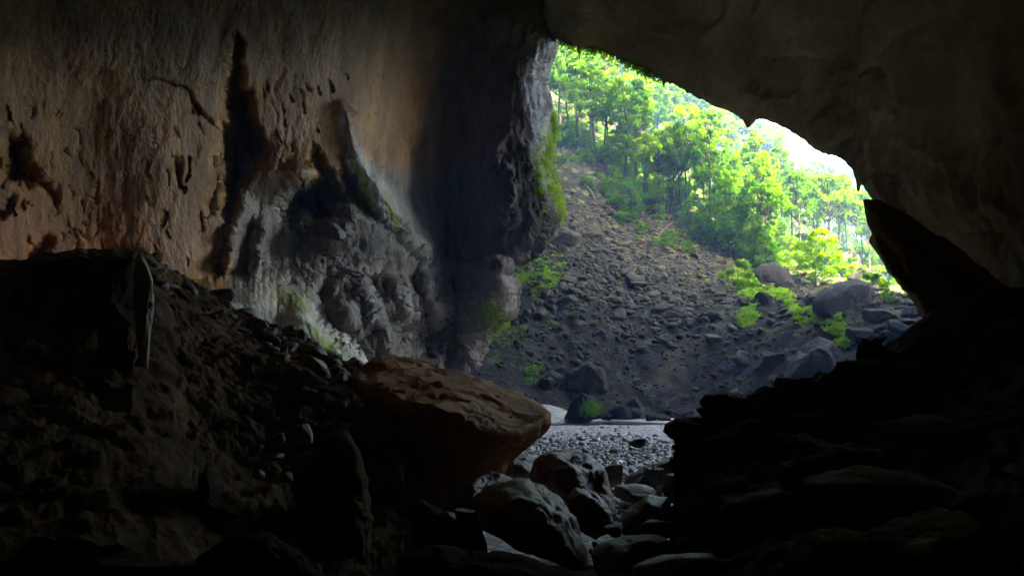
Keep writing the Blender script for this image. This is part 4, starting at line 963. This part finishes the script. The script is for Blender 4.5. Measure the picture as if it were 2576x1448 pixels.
T('canopy', 2090, 600, 405, 'pale hazy tree rising into the white sky gap', var=1, yellow=False, wide=.8)
T('canopy', 2030, 600, 420, 'pale hazy tree at the left foot of the white sky gap', var=2, yellow=False, wide=.8)
for (a, b, c, k, v_) in [(1690, 400, 205, 'canopy', 0), (1725, 410, 215, 'umbrella', 1), (1760, 430, 235, 'canopy', 2), (1790, 440, 250, 'canopy', 1), (1820, 450, 262, 'umbrella', 0), (1850, 470, 280, 'canopy', 0), (1880, 490, 296, 'canopy', 2), (1910, 500, 318, 'umbrella', 2), (1655, 380, 185, 'umbrella', 2)]:
    T(k, a, b, c, 'tall tree whose crown reaches up to the sloping roof lip', group='tall trees reaching up to the roof lip', var=v_, wide=1.25)
for (a, b, c, k, v_) in [(2010, 560, 395, 'canopy', 1), (2065, 560, 412, 'umbrella', 0), (2125, 580, 428, 'canopy', 0), (2155, 600, 455, 'umbrella', 2)]:
    T(k, a, b, c, 'pale tree crown partly screening the white sky gap', group='pale trees in front of the sky gap', var=v_, yellow=True, wide=1.2)
back_lab = 'slender tree crowded together with others high in the sunlit wood'
for (a, b, c, k) in [(1440, 300, 130, 'canopy'), (1530, 320, 130, 'canopy'), (1590, 340, 160, 'canopy'), (1700, 400, 220, 'canopy'), (1780, 420, 250, 'canopy'), (1830, 450, 290, 'slender'), (1900, 500, 310, 'canopy'), (1780, 480, 330, 'vine'), (1500, 300, 150, 'canopy'), (1930, 560, 400, 'canopy'), (2020, 600, 470, 'canopy'), (2180, 640, 500, 'canopy'), (2120, 640, 530, 'vine'), (2200, 690, 610, 'bushy'), (2080, 690, 610, 'bushy'), (1770, 540, 450, 'bushy'), (1470, 390, 320, 'bushy'), (1690, 440, 330, 'vine')]:
    T(k, a, b, c, back_lab, group='trees of the sunlit wood on the upper slope')
BX = [1395, 1450, 1500, 1600, 1700, 1800, 1900, 2000, 2100, 2300]; BY = [338, 385, 430, 545, 560, 620, 675, 710, 720, 745]     # lower edge of the wood
TX = [1395, 1500, 1640, 1740, 1880, 1960, 1990, 2060, 2160, 2300]; TY = [100, 120, 185, 230, 320, 345, 430, 440, 450, 560]     # highest tree tops
for k in range(30):                        # tall front row along the lower edge of the wood
    px = 1405 + 860 * (k + RS.uniform(.1, .9)) / 30; lo_, hi_ = np.interp(px, BX, BY), np.interp(px, TX, TY)
    py = lo_ - RS.uniform(0, 70); tp = max(hi_ - 5, py - RS.uniform(190, 290))
    T(['canopy', 'slender', 'umbrella'][k % 3], px, py, tp, 'tall thin-trunked tree in the front row of the wood', group='tall trees in the front row of the wood', wide=RS.uniform(.75, 1.0))
for k in range(40):
    px = RS.uniform(1398, 2275); lo_, hi_ = np.interp(px, BX, BY), np.interp(px, TX, TY)
    py = lo_ - (lo_ - hi_) * RS.uniform(0.35, .7) - 6
    tp = max(hi_, py - RS.uniform(150, 250))
    T(RS.choice(['canopy', 'slender', 'umbrella', 'vine']), px, py, tp, back_lab, group='trees of the sunlit wood on the upper slope', wide=RS.uniform(.9, 1.25))
for k in range(34):
    px = RS.uniform(1400, 1760); py = np.interp(px, BX, BY) + RS.uniform(-10, 75)
    plant('shrub', on_hill(px, py) - np.array([0, 0, .1]), RS.uniform(.8, 2.0), 'small dark green bush on the bare bank below the wood', 'small bushes on the bare bank', yellow=False, wide=1.4)
far_lab = 'hazy far tree on the ridge at the top of the slope'
n_far = 0
for k in range(60):
    px = RS.uniform(1390, 2300); d = RS.uniform(138, 200)
    b = P(px, 500, d); z = float(hill_z(np.array([b[0]]), np.array([d]), False)[0])
    t = RS.choice(['canopy', 'canopy', 'slender', 'vine'])
    lim = 1e9
    hgt = RS.uniform(13, 20)
    if 1900 < px < 2170: hgt = min(hgt, 12)
    plant(t, (b[0], d, z - .3), hgt, far_lab, 'far trees along the ridge')
shr = 'low leafy shrub in the undergrowth at the foot of the wood'
for k in range(70):
    t = RS.rand(); px = 1420 + 860 * t; py = np.interp(px, [1400, 1600, 1750, 1850, 2000, 2280], [360, 450, 520, 620, 690, 740]) + RS.normal(-25, 30)
    b = on_hill(px, py); plant('shrub', b - np.array([0, 0, .1]), RS.uniform(1.5, 3.4), shr, 'undergrowth shrubs at the foot of the wood', wide=1.3)

for k, (a, b, a2, b2, lb) in enumerate([(1605, 578, 1668, 600, 'pale fallen trunk lying across the upper scree'), (1690, 575, 1655, 612, 'reddish dead log pointing downhill in the upper scree'), (1520, 790, 1580, 772, 'thin dead branch on the middle of the scree'), (1780, 700, 1842, 738, 'dead branch lying beside the sandy gully on the slope'), (1470, 470, 1500, 520, 'dead stick sticking out of the bare bank')]):
    p0, p1 = on_hill(a, b), on_hill(a2, b2); tq = np.linspace(0, 1, 8)[:, None]; ln = p0 + (p1 - p0) * tq + RS.normal(0, .12, (8, 3)); ln[:, 2] = hill_z(ln[:, 0], ln[:, 1]) + .25
    v, f = tube(ln, np.linspace(.22, .10, 8)); based('fallen_branch', v, f, M_STONE if k == 0 else M_BARK, lb, 'branch')
# ground cover mats, moss and hanging plants
def mat_on_hill(name, polys, n, size, label, hgt=.22, mat=M_FERN):
    """leafy mat following polylines (px, py, radius px)"""
    cs = []
    for poly in polys:
        poly = np.array(poly, float)
        for k in range(n):
            t = RS.rand() * (len(poly) - 1); i = int(t); q = poly[i] + (poly[min(i + 1, len(poly) - 1)] - poly[i]) * (t - i)
            a = RS.uniform(0, 6.28); rr_ = q[2] * math.sqrt(RS.rand())
            cs.append(on_hill(q[0] + rr_ * 1.2 * math.cos(a), q[1] + rr_ * math.sin(a)))
    cs = np.array(cs); cs[:, 2] = hill_z(cs[:, 0], cs[:, 1]) + RS.uniform(.05, hgt, len(cs))
    nn = noise(cs * .6, 640); cs = cs[nn > -.25]
    v, f = leaves(RS, cs, RS.uniform(.25, .6, len(cs)), 24, size, 1.3, 0, .4)
    o = link(name, mesh(name, v, f, mat, smooth=False)); return tag(o, label, 'ground cover', kind='stuff')
mat_on_hill('fern_mat', [[(1850, 690, 18), (1890, 720, 36), (1930, 745, 30), (1880, 775, 30)], [(1885, 815, 20), (1870, 850, 10)]], 210, .17, 'bright green fern mat on the slope left of the largest grey block')
mat_on_hill('fern_mat', [[(1960, 740, 10), (1985, 790, 10), (2010, 825, 12)], [(2010, 828, 14), (2070, 825, 26), (2110, 850, 18), (2130, 878, 10)]], 170, .17, 'bright green creeping plants below the largest grey block')
mat_on_hill('fern_mat', [[(1310, 690, 26), (1305, 740, 16)], [(1385, 670, 26), (1375, 720, 32), (1350, 760, 14)]], 120, .14, 'scattered green ferns on the slope beside the rock pillar')
mat_on_hill('fern_mat', [[(1230, 890, 40), (1270, 850, 40), (1350, 830, 40), (1260, 930, 30)], [(1340, 970, 26)]], 30, .11, 'sparse small green plants low on the slope by the pillar foot')
mat_on_hill('fern_mat', [[(1500, 360, 30), (1560, 400, 40), (1640, 440, 40), (1700, 490, 50)], [(1780, 560, 40), (1850, 620, 50), (1960, 660, 40), (2080, 690, 50), (2250, 730, 40)]], 170, .17, 'leafy undergrowth carpeting the ground beneath the wood', .8, M_LEAF)

# forest floor of the upper slope
cs = []
while len(cs) < 2000:
    xx, yy = RS.uniform(5, 95), RS.uniform(95, 185); zz = float(hill_z(np.array([xx]), np.array([yy]), False)[0])
    fx = yy * math.cos(PITCH) + (zz - CAMZ) * math.sin(PITCH); px = CX + F * xx / fx; py = CY - F * (-yy * math.sin(PITCH) + (zz - CAMZ) * math.cos(PITCH)) / fx
    if px < 1390 or px > 2330 or py > np.interp(px, BX, BY) - 12 + RS.normal(0, 14): continue
    cs.append((xx, yy, zz + RS.uniform(.1, 1.0)))
v, f = leaves(RS, np.array(cs), RS.uniform(.5, 1.1, len(cs)), 34, .22, .9, 0, .6)
o = link('forest_floor', mesh('forest_floor', v, f, M_LEAF, smooth=False)); tag(o, 'leafy green ground layer under the trees of the upper slope', 'undergrowth', kind='stuff')

# moss hanging on the pillar
cs = []
for k in range(900):
    t = RS.rand() * 4; i = int(t); pl = [(1388, 275, 5), (1385, 330, 8), (1352, 415, 22), (1375, 480, 22), (1402, 540, 10)]
    q0, q1 = np.array(pl[i]), np.array(pl[min(i + 1, 4)]); q = q0 + (q1 - q0) * (t - i)
    px, py = q[0] + RS.normal(0, q[2] * .6), q[1] + RS.normal(0, 12)
    ri = int(np.argmin(np.abs(rows - py))); ci = int(np.argmin(np.abs(PXr[ri] - px)))
    cs.append(WALLG[ri, ci] + np.array([.12, -.3, 0]))
cs = np.array(cs); cs = cs[noise(cs * np.array([1.1, 1.1, .4]), 650) > .02]
v, f = leaves(RS, cs, np.full(len(cs), .28), 22, .085, .6, 1.2, 1.0)
o = link('moss', mesh('moss', v, f, M_MOSS, smooth=False)); tag(o, 'bright green moss trailing down the edge of the rock pillar', 'moss', kind='stuff')
cs = []
for (a, b, r_) in [(1215, 770, 14), (1240, 790, 12), (1225, 800, 14)]:
    for k in range(60):
        px, py = a + RS.normal(0, r_), b + RS.normal(0, r_)
        ri = int(np.argmin(np.abs(rows - py))); ci = int(np.argmin(np.abs(PXr[ri] - px))); cs.append(WALLG[ri, ci] + np.array([0, -.15, 0]))
v, f = leaves(RS, np.array(cs), np.full(len(cs), .28), 14, .08, .6, .8, 1.0)
o = link('moss', mesh('moss', v, f, M_MOSS, smooth=False)); tag(o, 'patch of green moss on the low block beneath the rock pillar', 'moss', kind='stuff')
# foliage fringe under the left part of the lip
cs = []
for k in range(260):
    t = RS.uniform(0, 1); px = 1405 + 260 * t; py = np.interp(px, [1400, 1450, 1505, 1570, 1665], [100, 116, 122, 150, 196]) - RS.uniform(-2, 26)
    d = np.interp(px, [1400, 1665], [73.5, 66]); cs.append(P(px, py, d))
v, f = leaves(RS, np.array(cs), np.full(len(cs), .5), 16, .13, .2, 1.5, 1.0)
o = link('hanging_plants', mesh('hanging_plants', v, f, M_LEAF, smooth=False)); tag(o, 'dark green plants hanging from the left end of the roof lip', 'plants', kind='stuff')
# grass tuft on the stream boulder
root = P(1480, 1045, 62.2); vs_, n_ = [], 0
for k in range(160):
    b = root + np.array([RS.normal(.25, .38), RS.normal(0, .25), RS.uniform(-.1, .7)]); h = RS.uniform(.25, 1.0); a = RS.uniform(0, 6.28); l = RS.uniform(.1, .5)
    dx = np.array([math.cos(a), math.sin(a), 0]); w_ = np.array([-dx[1], dx[0], 0]) * .03
    m1 = b + np.array([0, 0, h * .6]) + dx * l * .4; tp = b + np.array([0, 0, h]) + dx * l
    vs_ += [b - w_, b + w_, m1 + w_, m1 - w_, m1 - w_, m1 + w_, tp + w_ * .1, tp - w_ * .1]
o = link('grass_tuft', mesh('grass_tuft', np.array(vs_), np.arange(len(vs_)).reshape(-1, 4), M_FERN, smooth=False)); tag(o, 'bright green grass tuft against the pointed boulder by the stream', 'grass', kind='stuff')

# ------------------------------------------------------------------ haze
HAZE_DENSITY = 0.0016
import bmesh
bm = bmesh.new(); bmesh.ops.create_cube(bm, size=1.0)
me = bpy.data.meshes.new('haze'); bm.to_mesh(me); bm.free()
o = link('haze', me); x0, x1, y0, y1, z0, z1 = -75, 130, -70, 245, -14, 140
o.location = ((x0 + x1) / 2, (y0 + y1) / 2, (z0 + z1) / 2); o.scale = (x1 - x0, y1 - y0, z1 - z0)
m, t = new_mat('haze_air'); vp = N(t, 'ShaderNodeVolumePrincipled', Density=HAZE_DENSITY); vp.inputs['Color'].default_value = (0.28, 0.52, 1.0, 1); vp.inputs['Anisotropy'].default_value = 0.0
oo = N(t, 'ShaderNodeOutputMaterial'); t.links.new(vp.outputs[0], oo.inputs['Volume']); me.materials.append(m)
tag(o, 'thin bluish haze filling the air of the cave mouth and valley', 'haze', kind='stuff')
